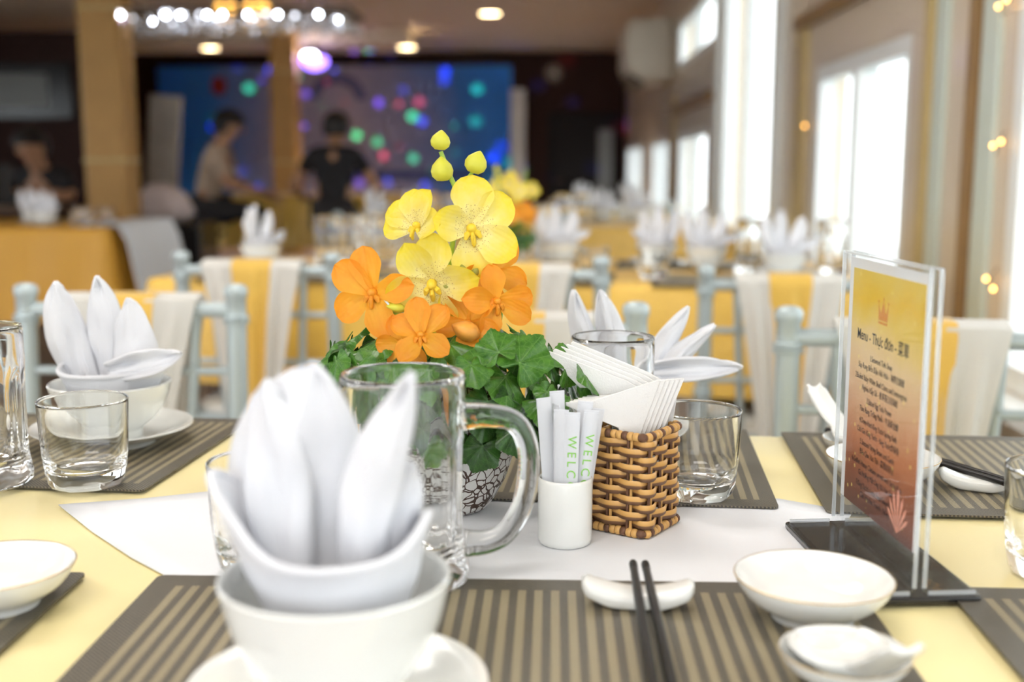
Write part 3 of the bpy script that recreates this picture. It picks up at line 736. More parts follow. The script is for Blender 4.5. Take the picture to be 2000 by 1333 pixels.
# ------------------------------------------------------------------ wicker basket with paper napkins
def basket(x, y, rz):
    t = thing('wicker_basket', 'small square woven wicker basket holding paper napkins', 'basket', (x, y, TZ+.0018), rz)
    S, r = .0265, .006; N = 168
    def per(s):
        a = S-r; tot = 8*a+2*PI*r; d = (s % 1)*tot
        for (ln, p0, di, a0) in [(2*a, (S, -a), (0, 1), None), (PI/2*r, (a, a), None, 0), (2*a, (a, S), (-1, 0), None), (PI/2*r, (-a, a), None, PI/2), (2*a, (-S, a), (0, -1), None), (PI/2*r, (-a, -a), None, PI), (2*a, (-a, -S), (1, 0), None), (PI/2*r, (a, -a), None, 1.5*PI)]:
            if d <= ln+1e-9:
                if di: nn = V((di[1], -di[0])); return V((p0[0]+di[0]*d, p0[1]+di[1]*d)), nn
                th = a0+d/r; return V((p0[0]+r*math.cos(th), p0[1]+r*math.sin(th))), V((math.cos(th), math.sin(th)))
            d -= ln
        return V((S, -a)), V((1, 0))
    NS = 12
    def strand(phase, hh=.0032, th=.0010, amp=.0026):
        g = G()
        def fn(u, v):
            p, nn = per(v); o = amp*math.cos(PI*NS*v+phase*PI)
            a = 2*PI*u; q = p+nn*(o+th*math.cos(a)*(1 if abs(math.cos(a)) > .3 else 1))
            return (q.x, q.y, hh*math.copysign(abs(math.sin(a))**.7, math.sin(a)))
        g.grid(fn, 8, N, wrap=True); return g.mesh('strand', sharp=60)
    ms = [strand(0), strand(1)]
    H = .0765; rows = 11; z0 = .0075; dz = (H-.012)/(rows)
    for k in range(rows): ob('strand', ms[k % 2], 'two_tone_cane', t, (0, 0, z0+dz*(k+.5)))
    for k in range(NS):
        p, nn = per(k/NS)
        ang = math.atan2(nn.y, nn.x)
        for q in (-1, 1):
            tx = V((-nn.y, nn.x))*q*.0014
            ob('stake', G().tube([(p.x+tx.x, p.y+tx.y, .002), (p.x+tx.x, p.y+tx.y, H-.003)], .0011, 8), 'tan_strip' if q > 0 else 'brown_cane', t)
    # wrapped rim and foot: a core with short wraps of cane over it
    for (zz, rr, nm) in ((H-.0015, .0030, 'rim'), (.0035, .0030, 'foot')):
        pts = [];
        for k in range(97): p, nn = per(k/96); pts.append((p.x, p.y, zz))
        core = ob(nm, G().tube(pts, rr*.8, 8, cap=False), 'brown_cane', t)
        for k in range(44):
            p, nn = per((k+.5)/44); tg = V((-nn.y, nn.x, 0)); g = G()
            c = V((p.x, p.y, zz)); a = [c+tg*d for d in (-.0021, -.0012, 0, .0012, .0021)]
            g.tube(a, [rr*.95, rr*1.1, rr*1.16, rr*1.1, rr*.95], 10); ob('wrap', g, 'tan_strip' if k % 3 else 'brown_cane', core)
    ob('basket_floor', G().prism(rounded_rect(2*S-.004, 2*S-.004, r), .001, .003), 'brown_cane', t)
    return t
BX, BY, BR = .0600, .8300, math.radians(-33)
basket(BX, BY, BR)
def paper_napkin(poly, th, loc, rot, lb, grp):
    # a folded triangle: two leaves joined by a rounded fold
    g = G().prism(poly, -th/2, th/2); o = ob('paper_napkin', g, 'paper_white', None, loc, rot, bevel=.0006); tag(o, lb, 'paper napkin', grp); return o
ORD = ['first', 'second', 'third', 'fourth', 'fifth', 'sixth', 'seventh', 'eighth', 'ninth', 'tenth']
M0 = Matrix.Rotation(PI/2, 4, 'X')
for k in range(6):      # front fan, pointing to the right
    poly = [(-.050, .098), (-.030, .0985), (.020, .112), (.0215, .111), (.007, .072), (.003, .035), (-.005, .035), (-.010, .077), (-.050, .0955)]
    rz = math.radians(14-3*k)
    o = paper_napkin(poly, .0013, (.0585+.0035*k, .815+.0026*k, TZ+.003), (PI/2, 0, rz), '%s paper napkin from the front in the fan that points right' % ORD[k], 'paper napkins in the basket')
for k in range(5):      # rear fan, pointing up and to the left
    poly = [(-.064, .128), (-.062, .1295), (-.004, .108), (.018, .096), (.013, .055), (.004, .035), (-.008, .035), (-.016, .079), (-.0635, .126)]
    rz = math.radians(-4-2*k)
    paper_napkin(poly, .0013, (.0600+.0042*k, .8345+.0022*k, TZ+.003+.0012*k), (PI/2, 0, rz), '%s paper napkin from the front in the fan that points left' % ORD[k], 'paper napkins in the basket')

# white cup with paper sachets
cup_prof = [(0, .002), (.016, .002), (.0175, .0), (.0188, .0012), (.0194, .004), (.0196, .046), (.0192, .0478), (.0184, .0484), (.0176, .0478), (.0172, .046), (.0170, .005), (0, .004)]
CX_, CY_ = .0100, .788
o = ob('sachet_cup', G().lathe(cup_prof, 48).mesh('sachet_cup', sharp=50), 'porcelain', None, (CX_, CY_, TZ+.0018)); tag(o, 'small white cylindrical cup holding paper sachets', 'cup')
SW, SL = .0108, .094
def sachet_mesh():
    g = G()
    def fn(u, v):
        s = 2*u-1; b = .0016*(1-abs(s)**2.5)*min(1, (v-.0)/.06 if v < .06 else 1, (1-v)/.06 if v > .94 else 1)
        return (s*SW/2, -b, v*SL)
    def fb(u, v):
        x, y, z = fn(1-u, v); return (x, -y, z)
    return g.grid(fn, 8, 24).grid(fb, 8, 24)
sm = sachet_mesh().mesh('sachet')
crimp = G()
for k in range(5): crimp.box((0, 0, SL-.0008-.0015*k), (SW*1.0, .0009, .0007))
crimp_me = crimp.mesh('crimp', smooth=False)
def text_mesh(cu, mt):
    o = bpy.data.objects.new('lettering', cu); C.objects.link(o); bpy.context.view_layer.update()
    me = bpy.data.meshes.new_from_object(o.evaluated_get(bpy.context.evaluated_depsgraph_get())); bpy.data.objects.remove(o)
    me.materials.clear(); me.materials.append(MATS[mt]); return me
def welcome_curve():
    cu = bpy.data.curves.new('welcome', 'FONT'); cu.body = 'WELCOME'; cu.size = .0088; cu.align_x = 'LEFT'; cu.align_y = 'CENTER'; cu.extrude = .00008; cu.space_character = 1.5
    return text_mesh(cu, 'print_green')
wel = welcome_curve()
for k, (dx, dy, tx, ty, rz, dz, txt, lb) in enumerate([
        (-.0085, .000, .02, -4.5, 20, .004, 0, 'white sachet standing leftmost in the cup'), (-.0060, -.0045, .03, -2.2, -62, .0005, 0, 'white sachet turned edge-on, second from the left in the cup'),
        (-.0025, -.0085, .02, -.5, -14, -.001, 0, 'white sachet folded slightly open left of the printed one'), (.0020, -.0105, .03, 1.6, -4, -.004, 1, 'white sachet in front with green upright lettering'),
        (.0080, -.0050, .02, 6.5, 10, -.003, 1, 'white sachet behind, at the right, with green lettering'), (.0095, .0010, .02, 9.5, 25, -.004, 0, 'plain white sachet leaning farthest right in the cup'),
        (.0060, .0055, .0, 5, -8, .001, 0, 'plain white sachet at the back of the cup, leaning right'), (-.003, .008, .0, -2, 12, .005, 0, 'plain white sachet at the back of the cup, standing tallest')]):
    t = thing('sachet', lb, 'sachet', (CX_+dx, CY_+dy, TZ+.0078+max(dz, -.001)+.001*k*.2), 0, 'sachets in the cup')
    t.rotation_euler = (math.radians(-tx*20), math.radians(ty), math.radians(rz))
    ob('sachet_body', sm, 'sachet_paper', t, scale=(1, 1, 1+dz*6)); ob('crimp', crimp_me, 'sachet_paper', t, (0, 0, dz*6*SL))
    if txt:
        e = ob('printed_lettering', wel, None, t)
        e.location = (.0003, -.00178, SL*.80); e.rotation_euler = (PI/2, PI/2, 0)

# ------------------------------------------------------------------ menu stand
def menu_stand():
    a = math.radians(-84.4)
    t = thing('menu_stand', 'clear acrylic menu stand with a yellow and red printed menu on a black base', 'menu stand', (.2205, .753, TZ+.0022), a)
    L, H = .146, .206
    ob('base', G().prism(rounded_rect(.156, .078, .004), 0, .0042), 'black_plastic', t, bevel=.0012)
    for s in (-1, 1):
        # L-shaped sheet: foot on the base, bend, upright
        prof = [(s*.036, .0046), (s*.006, .0046)]
        for k in range(6): th = PI/2*k/5; prof.append((s*(.0062-.0042*math.sin(th)), .0088-.0042*math.cos(th)))
        prof += [(s*.0020, H), (s*.0044, H)]
        for k in range(6): th = PI/2*(1-k/5); prof.append((s*(.0062-.0018*math.sin(th)), .0088-.0018*math.cos(th)))
        prof += [(s*.036, .0070)]
        g = G(); n = len(prof)
        v = [(-L/2, y, z) for y, z in prof]+[(L/2, y, z) for y, z in prof]
        f = [tuple(range(n))[::-1], tuple(range(n, 2*n))]+[(i, (i+1) % n, n+(i+1) % n, n+i) for i in range(n)]
        me = g.add(v, f).mesh('acrylic_sheet', sharp=30); bm = bmesh.new(); bm.from_mesh(me); bmesh.ops.recalc_face_normals(bm, faces=bm.faces); bm.to_mesh(me); bm.free()
        sh = ob('acrylic_sheet', me, 'acrylic', t)
        for e in (-1, 1): ob('polished_edge', G().box((e*(L/2+.0004), s*.0032, (H+.009)/2), (.0012, .0025, H-.009)), 'acrylic_edge', sh); ob('polished_edge', G().box((e*(L/2+.0004), s*.021, .0058), (.0012, .030, .0025)), 'acrylic_edge', sh)
        ob('polished_edge', G().box((0, s*.0032, H+.0004), (L, .0026, .0016)), 'acrylic_edge', sh)
    ob('insert_margin', G().box((0, 0, .1155), (.137, .0006, .175)), 'paper_white', t)
    PW, PH, PZ = .122, .168, .112
    ins = ob('printed_insert', G().box((0, 0, 0), (PW, .0010, PH)), 'menu_print', t, (0, 0, PZ)); ins['label'] = 'printed menu sheet, yellow above and dark red below'
    # shift the gradient origin to the lower edge
    for v in ins.data.vertices: v.co.z += PH/2
    ins.location.z = PZ-PH/2
    def line(txt, z, size, mt='print_black', sx=.8, bold=0):
        cu = bpy.data.curves.new('lettering', 'FONT'); cu.body = txt; cu.size = size; cu.align_x = 'CENTER'; cu.align_y = 'CENTER'; cu.offset = bold; cu.extrude = .00004
        e = ob('lettering', text_mesh(cu, mt), None, ins); e.location = (-.004, -.00058, z); e.rotation_euler = (PI/2, 0, 0); e.scale = (sx, 1, 1)
    line('Menu - Thực đơn - 菜單', .1225, .0105, sx=.84, bold=.00006)
    rows = ['1.Seaweed Tofu Soup', 'Súp Rong Biển Đậu Hải Hưu - 海帶豆腐羹', '2.Boiled Baby White Shell Clams and Lemongrass', 'Nghêu Hấp Sả - 香茅蒸白貝海蛤', '3.Salted Egg Tofu Prawn', 'Tôm Rang Trứng Muối - 牛油黃金蝦',
            '4.Deep-fried King Yacht Spring Rolls', 'Chả Giò King Yacht - King Yacht炸春卷', '5.Sauteed String Beans and Garlic', 'Đậu Que Xào Tỏi - 蒜蓉四季豆', '6.Grilled Honey Chicken served with Sticky Rice', 'Gà Nướng Mật Ong Xôi Hạt Sen',
            "7.King Yacht's Lotus Seed Sweet Soup", 'Chè Hạt Sen Truyền Thống']
    for k, tx in enumerate(rows): line(tx, .1085-.0069*k-.0013*(k//2), .0056, sx=.80)
    # crown
    cr = [(-.009, 0), (.009, 0), (.0098, .013), (.0048, .0055), (0, .0155), (-.0048, .0055), (-.0098, .013)]
    g = G().prism(cr, 0, .0001)
    for (x, y) in ((-.0098, .0145), (0, .0172), (.0098, .0145)): g.prism([(x+.0013*math.cos(q*PI/4), y+.0013*math.sin(q*PI/4)) for q in range(8)], 0, .0001)
    g.prism([(-.009, -.0028), (.009, -.0028), (.009, -.001), (-.009, -.001)], 0, .0001)
    ob('printed_crown', g.mesh('crown', smooth=False), 'print_orange', ins, (-.004, -.00056, .137), (PI/2, 0, 0), scale=.85)
    # leafy ornament near the lower corner
    g = G()
    for q in range(7):
        an = PI/2+(q-3)*.30; ln = .030-.003*abs(q-3)
        pts = [(0, 0)]+[(math.cos(an+d)*ln*k, math.sin(an+d)*ln*k) for k, d in ((.4, -.10), (.8, -.09), (1, 0), (.8, .09), (.4, .10))]
        g.prism(pts, .00002*q, .00010+.00002*q)
    ob('printed_ornament', g.mesh('ornament', smooth=False), 'print_pink', ins, (.036, -.00056, .004), (PI/2, 0, 0))
menu_stand()

# ------------------------------------------------------------------ orchids in a crackled pot
def orchid_petal(L, W, seed, curl=.2):
    g = G()
    def fn(u, v):
        s = 2*u-1
        pr = math.sqrt(max(0, 1-((v-.58)/.42)**2)) if v > .58 else .20+.80*(v/.58)**.9*(1.0-.0*v)
        if v >= 1: pr = .03
        x = W/2*pr*s; y = L*v
        z = curl*L*(.55*v-v*v*.9)+.16*W*s*s*pr+.0011*noise.noise(V((s*2+seed*5, v*3, seed*2.3)))-.0009*math.exp(-(s*5)**2)*(1-v)
        return (x, y, z)
    g.grid(fn, 12, 16); return g.mesh('petal', sharp=0)
PY = [orchid_petal(.034, .027, k, .25) for k in range(4)]; PO = [orchid_petal(.034, .023, k+5, .3) for k in range(4)]
for m_ in PY: m_.materials.append(MATS['petal_yellow'])
for m_ in PO: m_.materials.append(MATS['petal_orange'])
def heart_mesh():
    g = G()
    g.lathe([(0, -.003), (.0026, -.002), (.0036, .001), (.0033, .005), (.0022, .0075), (0, .0085)], 12)
    for sx in (-1, 1): g.tube([(0, -.001, .002), (sx*.004, -.004, .005), (sx*.0052, -.007, .0045)], [.0016, .0022, .0012], 8)
    g.tube([(0, -.001, .003), (0, -.006, .0065), (0, -.010, .005), (0, -.0125, .001)], [.002, .0030, .0028, .0010], 10, flat=.6)
    return g.mesh('flower_heart')
heart_me = heart_mesh(); heart_me2 = heart_me.copy(); heart_me.materials.append(MATS['petal_heart']); heart_me2.materials.append(MATS['lip_orange'])
def face_rot(nrm, roll):
    # local +z looks along nrm, local +y as close to world up as it can be, then rolled
    z = V(nrm).normalized(); up = V((0, 0, 1)); y = (up-z*up.dot(z)).normalized(); x = y.cross(z)
    return Matrix((x, y, z)).transposed() @ Matrix.Rotation(roll, 3, 'Z')
def orchid(par, pos, nrm, roll, size, kind, angles=(0, 72, 144, 216, 288), tilt=(.25,), rnd=0):
    rr = random.Random(rnd)
    f = ob('orchid_flower', heart_me if kind == 'y' else heart_me2, None, par, pos); f.rotation_euler = face_rot(nrm, math.radians(roll)).to_euler(); f.scale = (size,)*3
    f['label'] = 'yellow orchid bloom' if kind == 'y' else 'orange orchid bloom'
    for k, a in enumerate(angles):
        p = ob('petal', (PY if kind == 'y' else PO)[(k+rnd) % 4], None, f)
        p.rotation_euler = (Matrix.Rotation(math.radians(-a), 3, 'Z') @ Matrix.Rotation(tilt[k % len(tilt)]+rr.uniform(-.1, .1), 3, 'X')).to_euler()
        sc_ = rr.uniform(.92, 1.08); p.scale = (sc_*rr.uniform(.94, 1.08), sc_, sc_)
def bud_mesh(L, W):
    g = G()
    def md(th, r, z): return r*(1+.10*math.cos(th*3))
    g.lathe([(0, 0), (.25*W, .02*L), (.45*W, .2*L), (.5*W, .42*L), (.42*W, .65*L), (.22*W, .85*L), (.07*W, .97*L), (0, L)], 18, mod=md)
    return g.mesh('bud', sharp=0)
def leaf_mesh(seed):
    r_ = random.Random(seed); g = G(); n = 96; rings = 6
    ph = r_.uniform(0, 6)
    def out(th):
        # lobed blade with a toothed edge, notch at the petiole (th = -pi/2)
        lob = .90+.075*math.cos(5*(th-PI/2))+.03*math.cos(10*(th-PI/2)+.6)+.045*abs(math.cos(14.5*(th-PI/2)+.3))+.012*math.cos(37*th+ph)
        d = abs((th+PI/2+PI) % (2*PI)-PI); notch = min(1, .25+d/.55)
        return lob*notch
    v = [(0, 0, 0)]; f = []
    for k in range(1, rings+1):
        t = k/rings
        for i in range(n):
            th = 2*PI*i/n; r = out(th)*t if t > .4 else (out(th)*.5+.43)*t
            x = r*math.cos(th); y = r*math.sin(th)+.30*t
            vein = .035*abs(math.cos(2.5*(th-PI/2)))*t
            z = -.30*t*t*(.55+.45*math.cos(2*th+ph))+.09*math.sin(3*th+ph)*t*t+vein-.05*math.cos(5*(th-PI/2)+PI)*t
            v.append((x, y, z))
    for i in range(n): f.append((0, 1+i, 1+(i+1) % n))
    for k in range(rings-1):
        for i in range(n): a = 1+k*n; b = a+n; j = (i+1) % n; f.append((a+i, b+i, b+j, a+j))
    g.add(v, f); return g.mesh('leaf', sharp=0)
LEAF = [leaf_mesh(k) for k in range(5)]; LEAFD = [m_.copy() for m_ in LEAF]
for m_ in LEAF: m_.materials.append(MATS['leaf_green'])
for m_ in LEAFD: m_.materials.append(MATS['leaf_deep'])
def place_leaf(par, pos, nrm, direction, size, deep, k):
    z = V(nrm).normalized(); y = V(direction); y = (y-z*y.dot(z)).normalized(); x = y.cross(z)
    o = ob('leaf', (LEAFD if deep else LEAF)[k % 5], None, par, pos); o.rotation_euler = Matrix((x, y, z)).transposed().to_euler(); o.scale = (size,)*3
FX, FY = -.078, .868
FZ = TZ+.0018
def flowers():
    t = thing('flower_arrangement', 'yellow and orange orchids with green leaves in a white crackled pot', 'flower arrangement', (FX, FY, FZ))
    pot = smooth_prof([(.024, .0), (.031, .006), (.043, .028), (.0505, .055), (.0525, .075), (.0490, .095), (.043, .107)], 5)
    pin = smooth_prof([(.040, .107), (.045, .094), (.048, .074), (.045, .055), (.030, .030), (0, .025)], 5)
    ob('pot', G().lathe([(0, .0)]+pot+pin, 64).mesh('pot', sharp=50), 'crackle_glaze', t)
    ob('potting_soil', G().lathe([(0, .098), (.02, .099), (.0425, .097), (.0425, .088), (0, .086)], 32), 'brown_cane', t)
    W = lambda x, y, z: (x-FX, y-FY, z-FZ)
    # stalks
    for nm, P, r, mt in [('stalk', [(.0, .0, .09), (.006, -.004, .15), (.001, -.008, .19), (.004, -.010, .22), (.006, -.008, .245), (.0, -.008, .262), (-.006, -.008, .278)], .0026, 'stem_green'),
                         ('stalk', [(.006, -.02, .10), (.0075, -.024, .15), (.009, -.026, .172), (.016, -.026, .188)], .0024, 'stem_green'),
                         ('stalk', [(-.02, .0, .09), (-.028, -.004, .13), (-.040, -.010, .155), (-.062, -.016, .170)], .0022, 'stem_green'),
                         ('stalk', [(.02, .0, .09), (.034, .002, .13), (.040, -.004, .165)], .0022, 'stem_green')]:
        sp = smooth_path([V(p) for p in P], 6); ob(nm, G().tube(sp, [r*(1-.35*i/len(sp)) for i in range(len(sp))], 9), mt, t)
    for (p, d, L, Wd, mt) in [((-.0065, -.009, .279), (.1, 0, 1), .015, .0145, 'bud_yellow'), ((-.0045, -.011, .256), (-.05, 0, 1), .0185, .0165, 'bud_yellow'), ((.018, -.008, .262), (.35, 0, 1), .0175, .0165, 'bud_yellow'),
                              ((.0055, -.008, .2485), (.3, 0, 1), .009, .0028, 'bud_orange'), ((.0195, -.028, .187), (.5, -.2, .8), .0065, .006, 'bud_olive'), ((.012, -.028, .189), (-.2, -.2, 1), .0065, .006, 'bud_olive'),
                              ((.0035, -.030, .178), (-1, -.3, .3), .0085, .0085, 'bud_olive'), ((.0125, -.028, .172), (.8, -.2, .4), .0085, .0085, 'bud_olive'), ((.024, -.042, .143), (-.9, -.2, .45), .022, .0155, 'bud_orange'),
                              ((-.030, -.042, .163), (-1, -.1, .2), .014, .0075, 'bud_yellow')]:
        o = ob('bud', bud_mesh(L, Wd), mt, t, p); o.rotation_euler = V(d).to_track_quat('Z', 'Y').to_euler()
    ob('stalk', G().tube(smooth_path([V(p) for p in [(.005, -.008, .24), (.012, -.008, .255), (.018, -.008, .263)]], 4), .0014, 7), 'stem_green', t)
    # blooms: position relative to the pot, facing, roll, size
    orchid(t, (.0175, -.022, .2215), (.15, -1, .05), 8, 1.1, 'y', (10, 62, 130, 188, 292), (.12, .1, .25, .2, .55), 1)
    orchid(t, (-.022, -.016, .222), (-.55, -1, .5), -10, .86, 'y', (20, 85, 250, 285, 340), (.5, .6, .3, .35, .5), 2)
    orchid(t, (-.011, -.030, .182), (-.05, -1, -.35), 4, 1.08, 'y', (8, 335, 80, 172, 262), (-.1, .15, .45, .35, .35), 3)
    orchid(t, (.010, -.014, .176), (.5, -.9, .1), 0, .85, 'y', (30, 110, 170, 230, 300), (.3, .2, .25), 4)
    orchid(t, (-.0545, -.034, .1745), (-.1, -1, .12), 0, 1.0, 'o', (347, 305, 238, 160, 80), (.15, .1, .1, .2, .25), 5)
    orchid(t, (-.0165, -.058, .146), (.0, -1, .35), 0, .80, 'o', (352, 300, 40, 125, 215), (.15, .1, .1, .3, .4), 6)
    orchid(t, (.036, -.030, .168), (.35, -1, .1), 0, .88, 'o', (348, 85, 120, 200, 275), (.25, .1, .3, .2, .5), 7)
    orchid(t, (.030, -.008, .186), (.6, -.8, .15), 0, .95, 'o', (38, 350, 110, 190, 260), (.3, .35, .3), 8)
    orchid(t, (.016, -.034, .152), (-.1, -1, .3), 0, .80, 'o', (40, 110, 175, 255, 330), (.2, .1, .3), 9)
    orchid(t, (-.030, -.046, .138), (-.3, -1, .0), 20, .7, 'o', (0, 72, 144, 216, 288), (.2, .3), 10)
    for (p, d) in [((.006, -.066, .118), (.35, -.3, -1)), ((.0, -.062, .128), (.6, -.4, -.5))]:
        o = ob('petal', PO[1], None, t, p); z = V((.6, -.8, .2)).normalized(); y = V(d); y = (y-z*y.dot(z)).normalized(); x = y.cross(z); o.rotation_euler = Matrix((x, y, z)).transposed().to_euler(); o.scale = (.45, .9, .9)
    # leaves in a low mound
    rr = random.Random(5); k = 0
    cen = V((-.002, -.006, .104))
    for ring, (el, n, rad, sz) in enumerate([(-55, 15, .074, .026), (-34, 20, .083, .027), (-14, 22, .090, .027), (4, 22, .092, .028), (22, 20, .088, .028), (42, 15, .080, .028), (64, 9, .062, .026)]):
        for i in range(n):
            az = 2*PI*(i+.5*(ring % 2)+rr.uniform(-.3, .3))/n; e = math.radians(el+rr.uniform(-9, 9))
            d = V((math.cos(az)*math.cos(e)*1.16, math.sin(az)*math.cos(e)*.84, math.sin(e)*.62))
            pos = cen+d*rad*rr.uniform(.82, 1.08)
            nrm = (d.normalized()+V((rr.uniform(-.35, .35), rr.uniform(-.35, .35)-.1, rr.uniform(.15, .75)))).normalized()
            dr = V((math.cos(az), math.sin(az), -.35+rr.uniform(-.4, .4)))+V((rr.uniform(-.5, .5), rr.uniform(-.5, .5), 0))
            place_leaf(t, pos, nrm, dr, sz*rr.uniform(.62, 1.05)*.70, el < 5 and rr.random() < .75 or rr.random() < .25, k); k += 1
    # the larger leaves that stand out in front
    for (p, nr, dr, s, dp) in [((.055, -.066, .128), (.15, -.9, .55), (.35, -.2, .6), .0215, 0), ((.072, -.064, .100), (.2, -.85, .6), (.5, -.1, -.5), .0185, 0), ((.028, -.070, .126), (-.1, -.9, .5), (-.4, -.1, .2), .015, 0),
                               ((.088, -.030, .118), (.5, -.7, .4), (.6, 0, .4), .018, 0), ((.040, -.068, .136), (.0, -.8, .6), (-.2, -.1, .8), .0155, 0), ((-.075, -.045, .125), (-.3, -.6, .8), (-.8, -.2, .35), .019, 0),
                               ((-.085, -.035, .112), (-.3, -.7, .6), (-1, -.1, .1), .017, 0), ((-.055, -.058, .122), (-.2, -.7, .7), (-.2, -.2, .5), .016, 0), ((-.036, -.068, .114), (0, -.8, .5), (.5, -.3, .5), .018, 1),
                               ((-.008, -.074, .112), (0, -.8, .55), (.1, -.2, .6), .016, 1), ((.052, -.068, .080), (.1, -.9, .2), (.2, -.1, -.9), .017, 1), ((.078, -.052, .075), (.3, -.9, .2), (.3, 0, -.9), .018, 1),
                               ((.028, -.064, .066), (-.1, -.9, .1), (-.3, 0, -.9), .016, 1), ((.100, -.040, .098), (.5, -.8, .4), (.9, -.1, -.1), .010, 0)]:
        place_leaf(t, p, nr, dr, s, dp, k); k += 1
    return t
flowers()

# ------------------------------------------------------------------ chairs with sashes
def ringed_post(p0, p1, r, rings, lean=0):
    p0, p1 = V(p0), V(p1); g = G(); ts = {0: r*.9, 1: r*.92}
    prof = [(0, r*.88)]
    for q in rings:
        for (d, k) in ((-.018, 1), (-.010, 1.02), (-.008, 1.28), (-.002, 1.30), (0, 1.04), (.002, 1.30), (.008, 1.28), (.010, 1.02)): prof.append((q+d, r*k))
    prof += [(.972, r), (.976, r*1.15), (.990, r*1.18), (.997, r*.95), (1, r*.5)]
    prof.sort()
    return g.tube([p0+(p1-p0)*t for t, _ in prof], [x for _, x in prof], 14)
def chair_parts():
    P = {}
    HW, YB = .176, .175
    P['post'] = [ringed_post((s*HW, YB-.02, 0), (s*(HW-.002), YB+.03, .828), .0165, (.30, .66, .93)).mesh('back_post') for s in (-1, 1)]
    yb = lambda z: YB-.02+.05*z/.828
    P['top'] = G().tube([(s*HW, yb(.785)+.004*(1-abs(s)), .785) for s in (-1, -.5, 0, .5, 1)], .0125, 12).mesh('top_rail')
    P['rails'] = [G().tube([(-HW, yb(z), z), (HW, yb(z), z)], .0075, 10).mesh('back_rail') for z in (.685, .575)]
    P['spindle'] = [ringed_post((x*.82, yb(.46), .46), (x, yb(.785), .782), .0088, (.35, .72)).mesh('spindle') for x in (-.108, -.036, .036, .108)]
    sq = rounded_rect(.385, .375, .03)
    P['frame'] = G().prism([(x, y) for x, y in sq], .425, .448).mesh('seat_frame', sharp=40)
    P['seat'] = G().lathe([(0, .478), (.16, .474), (.185, .464), (.187, .450), (0, .449)], 40, mod=lambda th, r, z: r/max(abs(math.cos(th))**6+abs(math.sin(th))**6, .01)**(1/6)*.95 if r > 0 else r).mesh('seat_pad')
    P['leg'] = [ringed_post((s*HW*.98, -.165, 0), (s*HW*.96, -.16, .43), .0135, (.45, .8)).mesh('leg') for s in (-1, 1)]
    P['str'] = [G().tube([(s*HW, -.165, z), (s*HW, YB-.01, z)], .008, 8).mesh('stretcher') for s in (-1, 1) for z in (.16, .28)]+[G().tube([(-HW, y, .22), (HW, y, .22)], .008, 8).mesh('stretcher') for y in (-.165, YB-.01)]
    return P
CP = chair_parts()
def chair(x, y, rz, lb, s=1):
    t = thing('banquet_chair', lb, 'chair', (x, y, 0), rz, 'silver banquet chairs', s)
    for nm, key in (('back_post', 'post'), ('back_rail', 'rails'), ('spindle', 'spindle'), ('leg', 'leg'), ('stretcher', 'str')):
        for me in CP[key]: ob(nm, me, 'silver_paint', t)
    ob('top_rail', CP['top'], 'silver_paint', t); ob('seat_frame', CP['frame'], 'silver_paint', t); ob('seat_pad', CP['seat'], 'seat_pad', t)
    return t
def sash_strip(x0, x1, b0, b1, lf, lb_, seed, lift):
    # a strip laid over the top rail: hangs lf down the front (towards -y) and lb_ down the back; narrows from (x0,x1) at the rail to (b0,b1) at the low ends
    g = G(); tot = lf+.05+lb_
    def fn(u, v):
        d = v*tot
        if d < lf: k = (lf-d)/lf; z = .797-lf*k; y = .198-.0165-lift-.010*k-.03*k
        elif d > lf+.05: k = (d-lf-.05)/lb_; z = .797-lb_*k; y = .2245+.0165+lift+.012*k
        else:
            k = 0; a = (d-lf)/.05*PI; z = .797+(.0165+lift)*math.sin(a)*.9; y = .2115-(.0135+.0165+lift)*math.cos(a)
        kk = k**.85; xl = x0+(b0-x0)*kk; xr = x1+(b1-x1)*kk
        x = xl+(xr-xl)*u
        w_ = (.006*math.sin(u*9+seed)+.004*math.sin(u*17+seed*2))*min(1, k*3)
        return (x, y+w_*(1 if d > lf else -1), z)
    return g.grid(fn, 18, 34)
SASHES = {}
def sash_meshes(key, lf, lb_):
    if key not in SASHES:
        SASHES[key] = (sash_strip(-.112, -.03, -.055, -.015, lf, lb_, 1, .001).mesh('white_panel'), sash_strip(.03, .115, .015, .055, lf, lb_, 2, .001).mesh('white_panel'), sash_strip(-.045, .045, -.028, .028, lf*.97, lb_*1.0, 3, .0035).mesh('yellow_panel'))
    return SASHES[key]
def sash(x, y, rz, lb, s=1, key='a', lf=.31, lb_=.36):
    t = thing('chair_sash', lb, 'sash', (x, y, 0), rz, 'sashes over the chairs', s)
    a, b, c = sash_meshes(key, lf, lb_)
    ob('white_panel', a, 'sash_white', t); ob('white_panel', b, 'sash_white', t); ob('yellow_panel', c, 'sash_yellow', t)
